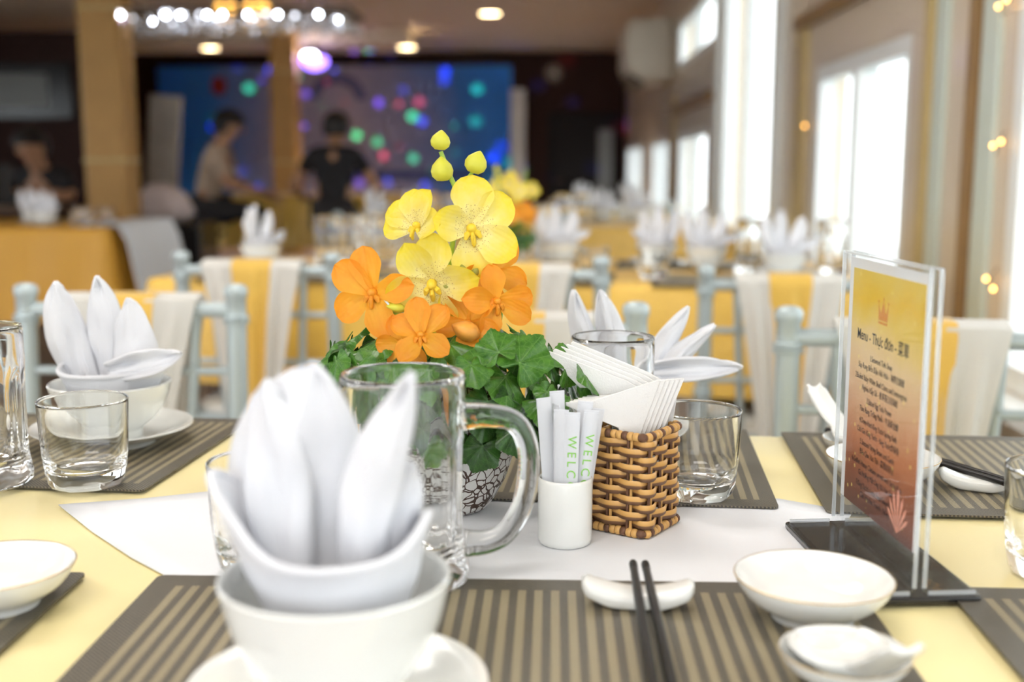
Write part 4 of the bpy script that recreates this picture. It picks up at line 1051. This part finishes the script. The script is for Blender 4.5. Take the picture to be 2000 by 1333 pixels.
CH = [(-.690, 1.625, 0, 1.0, 'nearest silver chair at the left, behind the three-point napkin', 'white and yellow sash on the nearest chair at the left'),
      (-.055, 1.405, 0, 1.0, 'nearest silver chair in the middle, behind the flowers', 'white and yellow sash on the nearest chair behind the flowers'),
      (.478, 1.345, math.radians(-6), 1.0, 'nearest silver chair at the right, behind the menu stand', 'white and yellow sash on the nearest chair behind the menu stand'),
      (-.650, 2.73, PI+math.radians(-4), 1.0, 'second-row silver chair at the left, behind the nearest left chair', 'yellow and white sash on the second-row chair at the left'),
      (-.055, 2.65, PI+math.radians(-4), 1.0, 'second-row silver chair in the middle, just behind the orange orchids', 'yellow and white sash on the second-row chair in the middle'),
      (.505, 2.595, PI+math.radians(-3), .98, 'second-row silver chair at the right, in front of the big window', 'yellow and white sash on the second-row chair at the right'),
      (.455, 6.35, PI, 1.0, 'far silver chair beside the windows with a narrow-looking yellow sash', 'yellow sash on the far chair beside the windows'),
      (-.72, 4.93, PI, 1.0, 'third-row silver chair at the left, behind the second table', 'yellow and white sash on the third-row chair at the left'),
      (-.12, 4.90, PI, 1.0, 'third-row silver chair in the middle, behind the second bouquet', 'yellow and white sash on the third-row chair in the middle')]
for (x, y, r, s, lc, ls) in CH: chair(x, y, r, lc, s); sash(x, y, r, ls, s, *(('a', .31, .36) if y < 2 else ('b', .10, .36)))

# ------------------------------------------------------------------ settings on the farther tables
def far_napkin_proto():
    return [((-.020, .0, .030), (-.048, .0, .085), (-.050, .0, .143), (1, .25, 0), .0235, .5, .2), ((-.002, .006, .030), (-.008, .010, .090), (-.009, .006, .152), (1, 0, 0), .0235, .4, .2),
            ((.014, -.006, .030), (.034, -.004, .080), (.040, -.004, .135), (1, -.2, 0), .025, .35, .0)]
CUF = (.025, bump_fn(.046, [(0, .6, .008)]), .004, bump_fn(.052, [(0, .7, .006), (PI, .6, .006)]), 2.0)
proto = [None]
def far_set(x, y, z, rz, who, tn, flip=False):
    lbn = 'white folded napkin, %s on the %s table' % (who, tn)
    if proto[0] is None:
        proto[0] = napkin('folded_napkin', lbn, (x, y, z+.021), far_napkin_proto(), CUF, [((.010, -.030, .056), (.045, -.028, .062), (.078, -.022, .074), (0, .2, 1), .016, .9, .0)], 'napkins on the farther tables', rz)
        bpy.context.view_layer.update()
    else: dup(proto[0], lbn, (x, y, z+.021), rz)
    bowl_set(x, y, z, 'white bowl, %s on the %s table' % (who, tn), 'white saucer, %s on the %s table' % (who, tn), 'farther', .9)
FT = TZ+.0006
near = ['nearest the window', 'second from the window', 'third from the window', 'fourth from the window', 'fifth from the window', 'sixth from the window']
for k, (x, y, r) in enumerate([(.56, 2.76, .2), (.40, 2.98, .0), (.28, 3.08, 2.8), (.02, 3.12, .3), (-.78, 3.02, 1.2)]): far_set(x, y, FT, r, near[k], 'second')
for k, (x, y, r) in enumerate([(.40, 5.45, .0), (.24, 5.50, .4), (-.62, 5.25, .2), (-.84, 5.40, 1.0)]): far_set(x, y, FT, r, near[k], 'third')
for k, (x, y, r) in enumerate([(.5, 7.5, .0), (.2, 7.6, .4), (-.55, 7.55, .2)]): far_set(x, y, FT, r, near[k], 'fourth')
for k, (x, y, r) in enumerate([(-2.28, 5.06, .0), (-2.42, 5.25, .6)]): far_set(x, y, FT, r, ['with the tall point', 'half hidden'][k], 'left-hand')
for k, (x, y) in enumerate([(-.60, 3.04), (-.54, 3.15), (-.45, 3.02), (-.38, 3.15), (-.30, 3.04), (.50, 2.90), (.70, 2.88)]): mug(x, y, FT, k*1.3, 'clear beer mug on the second table, %s from its left end' % ORD[k], group='mugs on the second table')
for k, (x, y) in enumerate([(-.48, 5.35), (-.40, 5.42), (.05, 5.4), (.14, 5.35)]): mug(x, y, FT, k*1.3, 'clear beer mug on the third table, %s from its left end' % ORD[k], group='mugs on the third table')
for k, (x, y) in enumerate([(-2.12, 5.05), (-2.06, 5.2), (-2.2, 5.3)]): tumbler(x, y, FT, 'clear tumbler on the left-hand table, %s from the aisle' % ORD[k], group='tumblers on the left-hand table')
for k, (x, y) in enumerate([(-.34, 2.76), (.24, 2.70), (.10, 2.76)]): tumbler(x, y, FT, 'clear tumbler on the second table, %s' % ['beside the mugs', 'in front of the spread napkins', 'near the bouquet'][k], group='tumblers on the second table')
for k, (x, y, r) in enumerate([(-.62, 2.775, -5.8), (-.08, 2.725, -5.8), (.46, 2.67, -5.8), (.4, 3.08, -5.8)]):
    o = ob('placemat', mat_me, 'mat_weave', None, (x, y, TZ+.0004), (0, 0, math.radians(r))); tag(o, 'brown placemat on the second table, %s' % ['by its left end', 'in the middle', 'by the window end', 'on the far side'][k], 'placemat', 'placemats on the second table')
spd = [(.235, 2.84)]
for (x, y) in spd: spoon(x, y, FT, PI*.5, 'white soup spoon standing out on the second table', 'small white spoon dish on the second table')
# second bouquet
def bouquet(x, y, lb, s):
    t = thing('flower_bouquet', lb, 'flower arrangement', (x, y, FT), 0, scale=s)
    ob('pot', G().lathe([(0, 0), (.025, 0), (.045, .03), (.05, .06), (.044, .085), (.03, .085), (0, .07)], 32), 'crackle_glaze', t)
    rr = random.Random(3)
    for k in range(46):
        az = rr.uniform(0, 2*PI); e = rr.uniform(-.5, 1.2); d = V((math.cos(az)*math.cos(e), math.sin(az)*math.cos(e), math.sin(e)*.7))
        place_leaf(t, V((0, 0, .085))+d*.062, d+V((0, -.2, .5)), V((d.x, d.y, -.3)), .018*rr.uniform(.7, 1.1), rr.random() < .5, k)
    for k in range(8): az = k*PI/4; orchid(t, (math.cos(az)*.045, math.sin(az)*.035-.01, .155+.012*(k % 3)), (math.cos(az)*.7, -.9, .3), k*31, .9, 'o', rnd=k)
    for k in range(7): az = k*PI/3.5; orchid(t, (math.cos(az)*.035+(.03 if k % 2 else -.03), math.sin(az)*.02-.01, .205+.016*(k % 4)), (math.cos(az)*.7, -.9, .2), k*47, .85, 'y', rnd=k+20)
    for k, (dx, dz) in enumerate([(-.045, .20), (.04, .20), (0, .17)]):
        ob('stalk', G().tube([(0, 0, .08), (dx*.6, 0, .08+dz*.5), (dx, 0, .08+dz)], .0024, 7), 'stem_green', t)
    for (dx, dz) in [(-.045, .275), (-.04, .262), (.0, .248)]: ob('bud', bud_mesh(.018, .014), 'bud_yellow', t, (dx, 0, dz))
bouquet(-.105, 2.96, 'second bouquet of yellow and orange orchids, on the table behind', .92)

# ------------------------------------------------------------------ ceiling fittings
def downlight(x, y, z, lb):
    t = thing('downlight', lb, 'ceiling light', (x, y, z), 0, 'round ceiling downlights')
    ob('trim_ring', G().lathe([(.105, 0), (.128, 0), (.131, -.006), (.105, -.012), (.102, -.004), (.105, 0)], 32), 'white_frame', t)
    ob('lamp_lens', G().lathe([(0, -.007), (.06, -.007), (.104, -.005), (.104, -.001), (0, -.001)], 32), 'lamp_warm', t)
    lt = bpy.data.lights.new('downlight_glow', 'SPOT'); lt.energy = 100; lt.color = (1, .78, .5); lt.spot_size = 2.2; lt.spot_blend = .7; lt.shadow_soft_size = .06
    e = bpy.data.objects.new('downlight_glow', lt); C.objects.link(e); e.parent = t; e.location = (0, 0, -.02)
downlight(-.65, 11.95, ZC, 'glowing round downlight in the open ceiling at the right')
downlight(-4.0, 13.5, 2.3705, 'glowing round downlight in the beam left of the far pillar')
downlight(-1.70, 13.5, 2.3705, 'glowing round downlight at the right end of the beam')
def chandelier():
    t = thing('chandelier', 'wide crystal chandelier with white and amber lights under the ceiling', 'chandelier', (-2.17, 8.0, ZC-.02))
    W, D = 1.62, .62
    ob('canopy', G().box((0, 0, -.035), (W*.9, D*.8, .069)), 'bronze', t, bevel=.01)
    for k in range(4):
        ob('suspension_rod', G().tube([((k % 2-.5)*W*.7, (k//2-.5)*D*.6, -.05), ((k % 2-.5)*W*.7, (k//2-.5)*D*.6, -.49)], .008, 8), 'chrome', t)
    for s in (-1, 1):
        ob('frame_bar', G().box((0, s*D/2, -.49), (W, .03, .03)), 'bronze', t, bevel=.004); ob('frame_bar', G().box((s*W/2, 0, -.49), (.03, D, .03)), 'bronze', t, bevel=.004)
    ob('frame_bar', G().box((0, 0, -.49), (W, .03, .03)), 'bronze', t, bevel=.004)
    cm = G().lathe([(0, -.05), (.016, -.02), (.020, 0), (.012, .018), (0, .025)], 6).mesh('crystal_drop', smooth=False); cm.materials.append(MATS['crystal'])
    for j in range(5):
        for i in range(24):
            o = ob('crystal_drop', cm, None, t, (-W/2+W*(i+.5)/24, -D/2+D*j/4, -.545-.02*((i+j) % 2)), (0, 0, i*.7))
    bm_ = G().lathe([(0, -.014), (.012, -.007), (.014, 0), (.010, .010), (0, .014)], 12).mesh('bulb'); bm_.materials.append(MATS['lamp_cool'])
    for (x, y) in [(-.70, -.31), (-.60, 0), (-.40, -.31), (-.30, -.31), (-.12, -.31), (-.02, -.31), (.15, -.31), (.35, -.31), (.62, -.31), (.70, 0), (-.75, .31), (.05, .31), (.45, .1), (-.45, .15)]:
        ob('bulb', bm_, None, t, (x, y, -.475-.055))
    dm = bm_.copy(); dm.materials.clear(); dm.materials.append(MATS['lamp_dim']); rq = random.Random(4)
    for k in range(34): ob('small_bulb', dm, None, t, (rq.uniform(-.78, .78), rq.choice((-.31, -.15, 0, .15, .31)), -.53+rq.uniform(-.01, .03)))
    wm = G().lathe([(0, -.03), (.03, -.02), (.036, 0), (.03, .02), (0, .03)], 16).mesh('amber_bulb'); wm.materials.append(MATS['bulb_warm'])
    for x in (-.14, -.06, .06, .13, .18): ob('amber_bulb', wm, None, t, (x, .05, -.44))
chandelier()
def party_light():
    t = thing('party_light', 'white and violet party light hanging below the ceiling beam', 'party light', (-2.72, 13.2, 2.37))
    ob('bracket', G().box((0, 0, -.03), (.05, .05, .06)), 'black_plastic', t, bevel=.004)
    ob('housing', G().lathe([(0, -.07), (.07, -.07), (.10, -.10), (.11, -.14), (0, -.14)], 24), 'black_plastic', t)
    ob('violet_dome', G().lathe([(.13, -.14), (.155, -.17), (.14, -.22), (.08, -.27), (0, -.285), (0, -.15), (.13, -.14)], 32), 'lamp_violet', t)
    ob('lens', G().lathe([(0, -.03), (.055, -.025), (.085, 0), (.055, .025), (0, .03)], 24), 'lamp_party', t, (-.02, -.155, -.13))
    # one lamp that throws a pattern of coloured dots through a perforated dome
    lt = bpy.data.lights.new('dot_projector', 'SPOT'); lt.energy = 650; lt.spot_size = math.radians(115); lt.spot_blend = .25; lt.shadow_soft_size = 0.0; lt.use_nodes = True
    n, l = lt.node_tree.nodes, lt.node_tree.links; em = n['Emission']
    tc = n.new('ShaderNodeTexCoord'); vo = n.new('ShaderNodeTexVoronoi'); vo.inputs['Scale'].default_value = 11; l.new(tc.outputs['Normal'], vo.inputs['Vector'])
    dot = math_node(n, l, 'LESS_THAN', vo.outputs['Distance'], .25)
    sx = n.new('ShaderNodeSeparateColor'); l.new(vo.outputs['Color'], sx.inputs[0])
    c = ramp(n, l, sx.outputs[0], [(0, (.05, .10, 1)), (.45, (.03, .9, .25)), (.68, (.25, .08, 1)), (.85, (1, .06, .10))], 'CONSTANT')
    l.new(c, em.inputs['Color']); l.new(math_node(n, l, 'MULTIPLY', dot, math_node(n, l, 'ADD', math_node(n, l, 'MULTIPLY', sx.outputs[1], 1.2), .1)), em.inputs['Strength'])
    e = bpy.data.objects.new('dot_projector', lt); C.objects.link(e); e.parent = t; e.location = (0, .0, -.32); e.rotation_euler = (math.radians(62), 0, math.radians(-14))
party_light()

# ------------------------------------------------------------------ far end of the room
def backdrop():
    t = thing('stage_backdrop', 'wide blue printed backdrop on the far wall', 'backdrop', (-3.0, 15.80, 0))
    ob('printed_sheet', G().box((0, 0, 1.28), (4.86, .02, 2.14)), 'backdrop_print', t)
    for sx in (-2.2, 2.2): ob('backdrop_stand', G().box((sx, .03, .09), (.08, .06, .178)), 'black_plastic', t)
    ob('backdrop_frame', G().box((0, .03, 1.28), (4.92, .04, 2.2)), 'black_plastic', t)
    ob('red_emblem', G().prism([(.11*math.cos(k*PI/8), .13*math.sin(k*PI/8)) for k in range(16)], 0, .004), 'emblem_red', t, (-1.58, -.0105, 2.09), (PI/2, 0, 0))
    g = G()
    for k in range(14):
        a0 = math.radians(8+164*k/14); a1 = math.radians(8+164*(k+.7)/14)
        g.prism([(.26*math.cos(a0), .26*math.sin(a0)), (.40*math.cos(a0), .40*math.sin(a0)), (.40*math.cos(a1), .40*math.sin(a1)), (.26*math.cos(a1), .26*math.sin(a1))], 0, .004)
    ob('printed_arch', g.mesh('printed_arch', smooth=False), 'emblem_blue', t, (0.05, -.0105, 1.86), (PI/2, 0, 0))
    ob('printed_band', G().box((.9, -.012, .88), (2.4, .004, .11)), 'emblem_blue', t)
backdrop()
t = thing('rollup_banner', 'narrow white roll-up banner beside the blue backdrop', 'banner', (-.475, 15.6, 0))
ob('banner_sheet', G().box((0, 0, 1.05), (.20, .008, 1.95)), 'banner_paper', t); ob('banner_base', G().box((0, 0, .035), (.24, .16, .069)), 'chrome', t, bevel=.01)
t = thing('wall_clock', 'round dim clock high on the dark far wall', 'clock', (0, 15.95, 2.26))
ob('clock_rim', G().lathe([(.115, 0), (.135, 0), (.135, .03), (.115, .035), (.115, 0)], 32), 'bronze', t, rot=(PI/2, 0, 0)); ob('clock_dial', G().lathe([(0, .001), (.118, .001), (.118, .018), (0, .018)], 32), 'clock_face', t, rot=(PI/2, 0, 0))
for a, L in ((.4, .07), (2.2, .095)): ob('clock_hand', G().tube([(0, -.022, 0), (math.sin(a)*L, -.022, math.cos(a)*L)], .005, 6), 'white_frame', t)
d = bpy.data.objects.new('door_1', None); C.objects.link(d); d.location = (.42, 15.95, 0); d['kind'] = 'structure'
ob('door_leaf', G().box((0, -.025, .86), (.98, .05, 1.72)), 'wall_black', d, bevel=.006); ob('door_glass', G().box((.30, -.054, .95), (.20, .006, 1.1)), 'screen_grey', d)
ob('door_handle', G().tube([(-.38, -.05, .80), (-.38, -.09, .80), (-.26, -.09, .80)], .012, 8), 'bronze', d)
def ac_unit():
    t = thing('air_conditioner', 'cream air-conditioning unit on the wall above the far windows', 'air conditioner', (1.0, 10.3, 1.72))
    pr = [(0, 0), (-.25, .0), (-.36, .06), (-.40, .16), (-.40, .42), (-.36, .50), (0, .52)]
    g = G(); n = len(pr); v = [(x, -.5, z) for x, z in pr]+[(x, .5, z) for x, z in pr]
    g.add(v, [tuple(range(n)), tuple(range(n, 2*n))[::-1]]+[(i, n+i, n+(i+1) % n, (i+1) % n) for i in range(n)])
    me = g.mesh('housing', sharp=40); bm = bmesh.new(); bm.from_mesh(me); bmesh.ops.recalc_face_normals(bm, faces=bm.faces); bm.to_mesh(me); bm.free()
    ob('housing', me, 'ac_white', t, bevel=.03); ob('air_outlet', G().box((-.30, 0, .03), (.16, .84, .05), (0, .5, 0)), 'dark_slot', t)
    for k in range(3): ob('louvre', G().box((-.255-.045*k, 0, .005+.022*k), (.012, .82, .05), (0, .3, 0)), 'ac_white', t)
ac_unit()
t = thing('wall_television', 'dim grey screen in a black frame on the dark left partition', 'television', (-5.45, 11.84, 1.55))
ob('screen_frame', G().box((0, -.03, .22), (1.0, .06, .56)), 'black_plastic', t, bevel=.008); ob('screen_panel', G().box((-.05, -.063, .22), (.62, .006, .34)), 'screen_grey', t)
t = thing('leaning_panel', 'leaning pale grey panel between the near pillar and the backdrop', 'panel', (-4.45, 13.0, 0))
ob('panel_sheet', G().box((0, 0, 1.05), (.36, .03, 1.5), (0, .09, 0)), 'banner_paper', t); ob('panel_foot', G().box((-.06, 0, .14), (.4, .2, .27)), 'black_plastic', t)
# dark cabinet with a cloth bundle beside the near pillar
t = thing('side_cabinet', 'black cabinet beside the near gold pillar', 'cabinet', (-2.92, 8.55, 0))
ob('cabinet_body', G().box((0, 0, .30), (.66, .45, .60)), 'black_plastic', t, bevel=.008)
for s in (-1, 1):
    dd = ob('cabinet_door', G().box((s*.16, -.23, .30), (.30, .02, .52)), 'wall_black', t, bevel=.004); ob('door_knob', G().lathe([(0, 0), (.01, .004), (.008, .02), (0, .024)], 12), 'chrome', dd, (s*.05, -.24, .32), (PI/2, 0, 0))
def bundle():
    g = G()
    def md(th, r, z): return r*(1+.12*math.sin(2*th+1)+.07*math.sin(5*th))*(1+.1*noise.noise(V((math.cos(th)*2, math.sin(th)*2, z*9))))
    g.lathe([(0, 0), (.20, .005), (.26, .05), (.25, .13), (.19, .21), (.09, .27), (0, .285)], 40, mod=md)
    g.v = [(x*.8, y*.6, z) for x, y, z in g.v]
    o = ob('cloth_bundle', g.mesh('cloth_bundle', sharp=0), 'bundle_cloth', None, (-2.96, 8.55, .6005)); tag(o, 'pale pinkish-white bundle of cloth on the black cabinet', 'cloth bundle')
bundle()
# amber glints reflected in the window wall, built as small glowing bulbs
for k, (y, z, lb) in enumerate([(2.63, 1.365, 'upper string of two small amber lights on the window wall'), (2.61, 1.062, 'middle string of two small amber lights on the window wall'), (2.60, .765, 'lower string of two small amber lights on the window wall'), (4.55, 1.17, 'faint amber light on the gold trim beside the big window')]):
    t = thing('string_light', lb, 'string light', (.988, y, z), 0, 'amber string lights')
    for q, (dy, dz) in enumerate(((0, 0), (-.045, .008 if k < 2 else -.018))):
        if k == 3 and q: continue
        ob('bulb', G().lathe([(0, -.005), (.0035, -.003), (.0045, 0), (.003, .004), (0, .005)], 10), 'string_bulb', t, (-.008, dy, dz)); ob('socket', G().tube([(0, dy, dz), (-.005, dy, dz)], .003, 8), 'black_plastic', t)
    ob('wire', G().tube([(-.001, .0, -.02), (-.002, -.02, .012), (-.001, -.045, .03)], .0012, 6), 'black_plastic', t)

# ------------------------------------------------------------------ people
def skin_obj(name, joints, edges, mat, parent, sub=2, root=0):
    me = bpy.data.meshes.new(name); me.from_pydata([j[:3] for j in joints], edges, []); o = bpy.data.objects.new(name, me); C.objects.link(o); me.materials.append(MATS[mat])
    if parent: o.parent = parent
    sk = o.modifiers.new('skin', 'SKIN'); sk.use_smooth_shade = True
    for i, j in enumerate(joints):
        r = j[3]; me.skin_vertices[0].data[i].radius = (r, r*(j[4] if len(j) > 4 else 1))
    me.skin_vertices[0].data[root].use_root = True
    sb = o.modifiers.new('sub', 'SUBSURF'); sb.levels = sub; sb.render_levels = sub
    return o
def person(x, y, rz, lb, shirt, lean, arms, head_tilt=.0, seat_z=.45, sleeve=.9, reach=0):
    """A seated figure facing local +y: arms = ((elbow), (wrist)) for each side."""
    t = thing('person', lb, 'person', (x, y, 0), rz, scale=1.07)
    s = seat_z; J = []; E_ = []
    def add(p, r, par=None, k=1):
        J.append((p[0], p[1], p[2], r, k))
        if par is not None: E_.append((par, len(J)-1))
        return len(J)-1
    pel = add((0, 0, s+.10), .135, None, .8); be = add((0, lean*.25, s+.27), .12, pel, .8); chs = add((0, lean*.7, s+.44), .135, be, .75); nb = add((0, lean, s+.57), .075, chs); nk = add((0, lean+.02+head_tilt*.3, s+.62), .055, nb)
    hd = add((0, lean+.04+head_tilt, s+.705), .082, nk, 1.1); tp = add((0, lean+.05+head_tilt*1.2, s+.79), .072, hd, 1.1); add((0, lean+.05+head_tilt*1.3, s+.84), .03, tp)
    def limb_hand(w, d, side):
        d = V(d).normalized(); sd = V((side, 0, 0)); p = add(V(J[w][:3])+d*.05, .026, w, 1.3)
        for q, (o_, ln) in enumerate(((-.026, .06), (-.009, .072), (.009, .07), (.026, .055))):
            a = add(V(J[p][:3])+d*.035+V((o_, 0, 0)), .0095, p); b = add(V(J[a][:3])+d*ln*.5+V((0, 0, -.008)), .009, a); add(V(J[b][:3])+d*ln*.45+V((0, 0, -.016)), .0075, b)
        a = add(V(J[w][:3])+d*.03+sd*-.03, .011, p); add(V(J[a][:3])+d*.035+sd*-.012, .009, a)
    for side, (el, wr) in zip((-1, 1), arms):
        sh = add((side*.165, lean*.85, s+.52), .058, chs); e = add(el, .042, sh); w_ = add(wr, .029, e)
        limb_hand(w_, V(wr)-V(el), side)
    for side in (-1, 1):
        hp = add((side*.09, .02, s+.085), .085, pel); kn = add((side*.12, .42, s+.06), .060, hp); an = add((side*.12, .40, .10), .038, kn); hl = add((side*.12, .40, .045), .036, an); add((side*.13, .53, .035), .034, hl, .8)
    skin_obj('body', J, E_, 'skin', t)
    # shirt and trousers: the same skeleton a little wider
    SJ = [(0, 0, s+.08, .150, .85), (0, lean*.25, s+.27, .138, .85), (0, lean*.7, s+.44, .152, .8), (0, lean*.99, s+.585, .074, .95)]
    SE = [(0, 1), (1, 2), (2, 3)]
    for side, (el, wr) in zip((-1, 1), arms):
        a = V((side*.165, lean*.85, s+.52)); b = V(el); i = len(SJ); SJ.append((*a, .074)); m_ = a.lerp(b, sleeve); SJ.append((*m_, .058)); SE += [(2, i), (i, i+1)]
    skin_obj('shirt', SJ, SE, shirt, t)
    TJ = [(0, 0, s+.085, .150, .8)]; TE = []
    for side in (-1, 1):
        i = len(TJ); TJ += [(side*.09, .02, s+.085, .098), (side*.12, .42, s+.06, .074), (side*.12, .40, .13, .056)]; TE += [(0, i), (i, i+1), (i+1, i+2)]
    skin_obj('trousers', TJ, TE, 'trousers_dark', t)
    # hair, ears, nose, eyes, mouth
    hc = V((0, lean+.045+head_tilt*1.1, s+.74))
    def hair(u, v):
        th = 2*PI*u; ph = PI*.62*v; rr = .112*(1+.04*math.sin(th*7)*math.sin(ph)); back = -math.sin(th)
        ph = ph*(1.08 if back > 0 else .78)
        return hc+V((rr*.92*math.sin(ph)*math.cos(th), -.012+rr*1.12*math.sin(ph)*math.sin(th), rr*1.1*math.cos(ph)))
    ob('hair', G().grid(hair, 28, 14, wrap=True).mesh('hair', sharp=0), 'hair_black', t, solid=.012)
    for sd in (-1, 1):
        ob('ear', G().lathe([(0, -.03), (.012, -.02), (.016, 0), (.012, .022), (0, .03)], 10), 'skin', t, hc+V((sd*.088, .0, -.03)))
        ob('eye', G().lathe([(0, -.008), (.008, -.005), (.011, 0), (.008, .005), (0, .008)], 10), 'hair_black', t, hc+V((sd*.032, .086, -.022)))
    ob('nose', G().tube([hc+V((0, .088, -.012)), hc+V((0, .104, -.045)), hc+V((0, .088, -.058))], [.007, .013, .008], 8), 'skin', t)
    ob('mouth', G().tube([hc+V((-.024, .080, -.082)), hc+V((0, .088, -.084)), hc+V((.024, .080, -.082))], [.003, .006, .003], 8), 'emblem_red', t)
    return t
def stool(x, y, lb, h):
    t = thing('stool', lb, 'stool', (x, y, 0)); ob('stool_seat', G().lathe([(0, h), (.13, h-.004), (.145, h-.02), (.13, h-.045), (0, h-.05)], 28), 'black_plastic', t)
    ob('column', G().tube([(0, 0, .02), (0, 0, h-.045)], .022, 12), 'chrome', t); ob('foot', G().lathe([(0, .022), (.10, .02), (.14, .006), (.14, 0), (0, 0)], 28), 'chrome', t)
person(-1.79, 9.3, math.radians(4), 'person in a black T-shirt seated with their back to the room', 'shirt_black', .16, (((-.33, .16, .78), (-.30, .40, .72)), ((.33, .12, .76), (.34, .34, .64))), .06, .50, .55)
stool(-1.79, 9.3, 'black stool under the person in the black T-shirt', .45)
person(-2.92, 9.6, math.radians(-82), 'person in a beige top seated side-on, facing the person in black', 'shirt_beige', .10, (((-.26, .20, .80), (-.14, .46, .70)), ((.26, .20, .80), (.14, .46, .74))), .05, .52, .8)
stool(-2.92, 9.6, 'black stool under the person in the beige top', .47)
person(-3.66, 8.3, math.radians(170), 'person seated in the dark behind a laptop near the left pillar', 'shirt_black', .14, (((-.25, .18, .74), (-.12, .40, .78)), ((.25, .18, .74), (.12, .40, .78))), .05, .34, .9)
stool(-3.66, 8.3, 'black stool under the person behind the laptop', .28)
t = thing('laptop', 'black laptop with a tiny red light in front of the seated person', 'laptop', (-3.78, 7.62, .7505), 0)
ob('lid', G().box((0, -.12, .14), (.40, .012, .27), (.12, 0, 0)), 'black_plastic', t, bevel=.004); ob('keyboard_base', G().box((0, .02, .009), (.40, .26, .018)), 'black_plastic', t, bevel=.004)
ob('indicator_light', G().lathe([(0, -.01), (.012, 0), (0, .01)], 10), 'emblem_red', t, (.0, -.14, .26))
t = thing('work_table', 'dark work table under the laptop', 'table', (-3.75, 7.62, 0))
ob('table_top', G().box((0, 0, .73), (.9, .5, .04)), 'table_wood', t, bevel=.006)
for sx in (-1, 1):
    for sy in (-1, 1): ob('leg', G().box((sx*.4, sy*.2, .355), (.05, .05, .71)), 'table_wood', t)
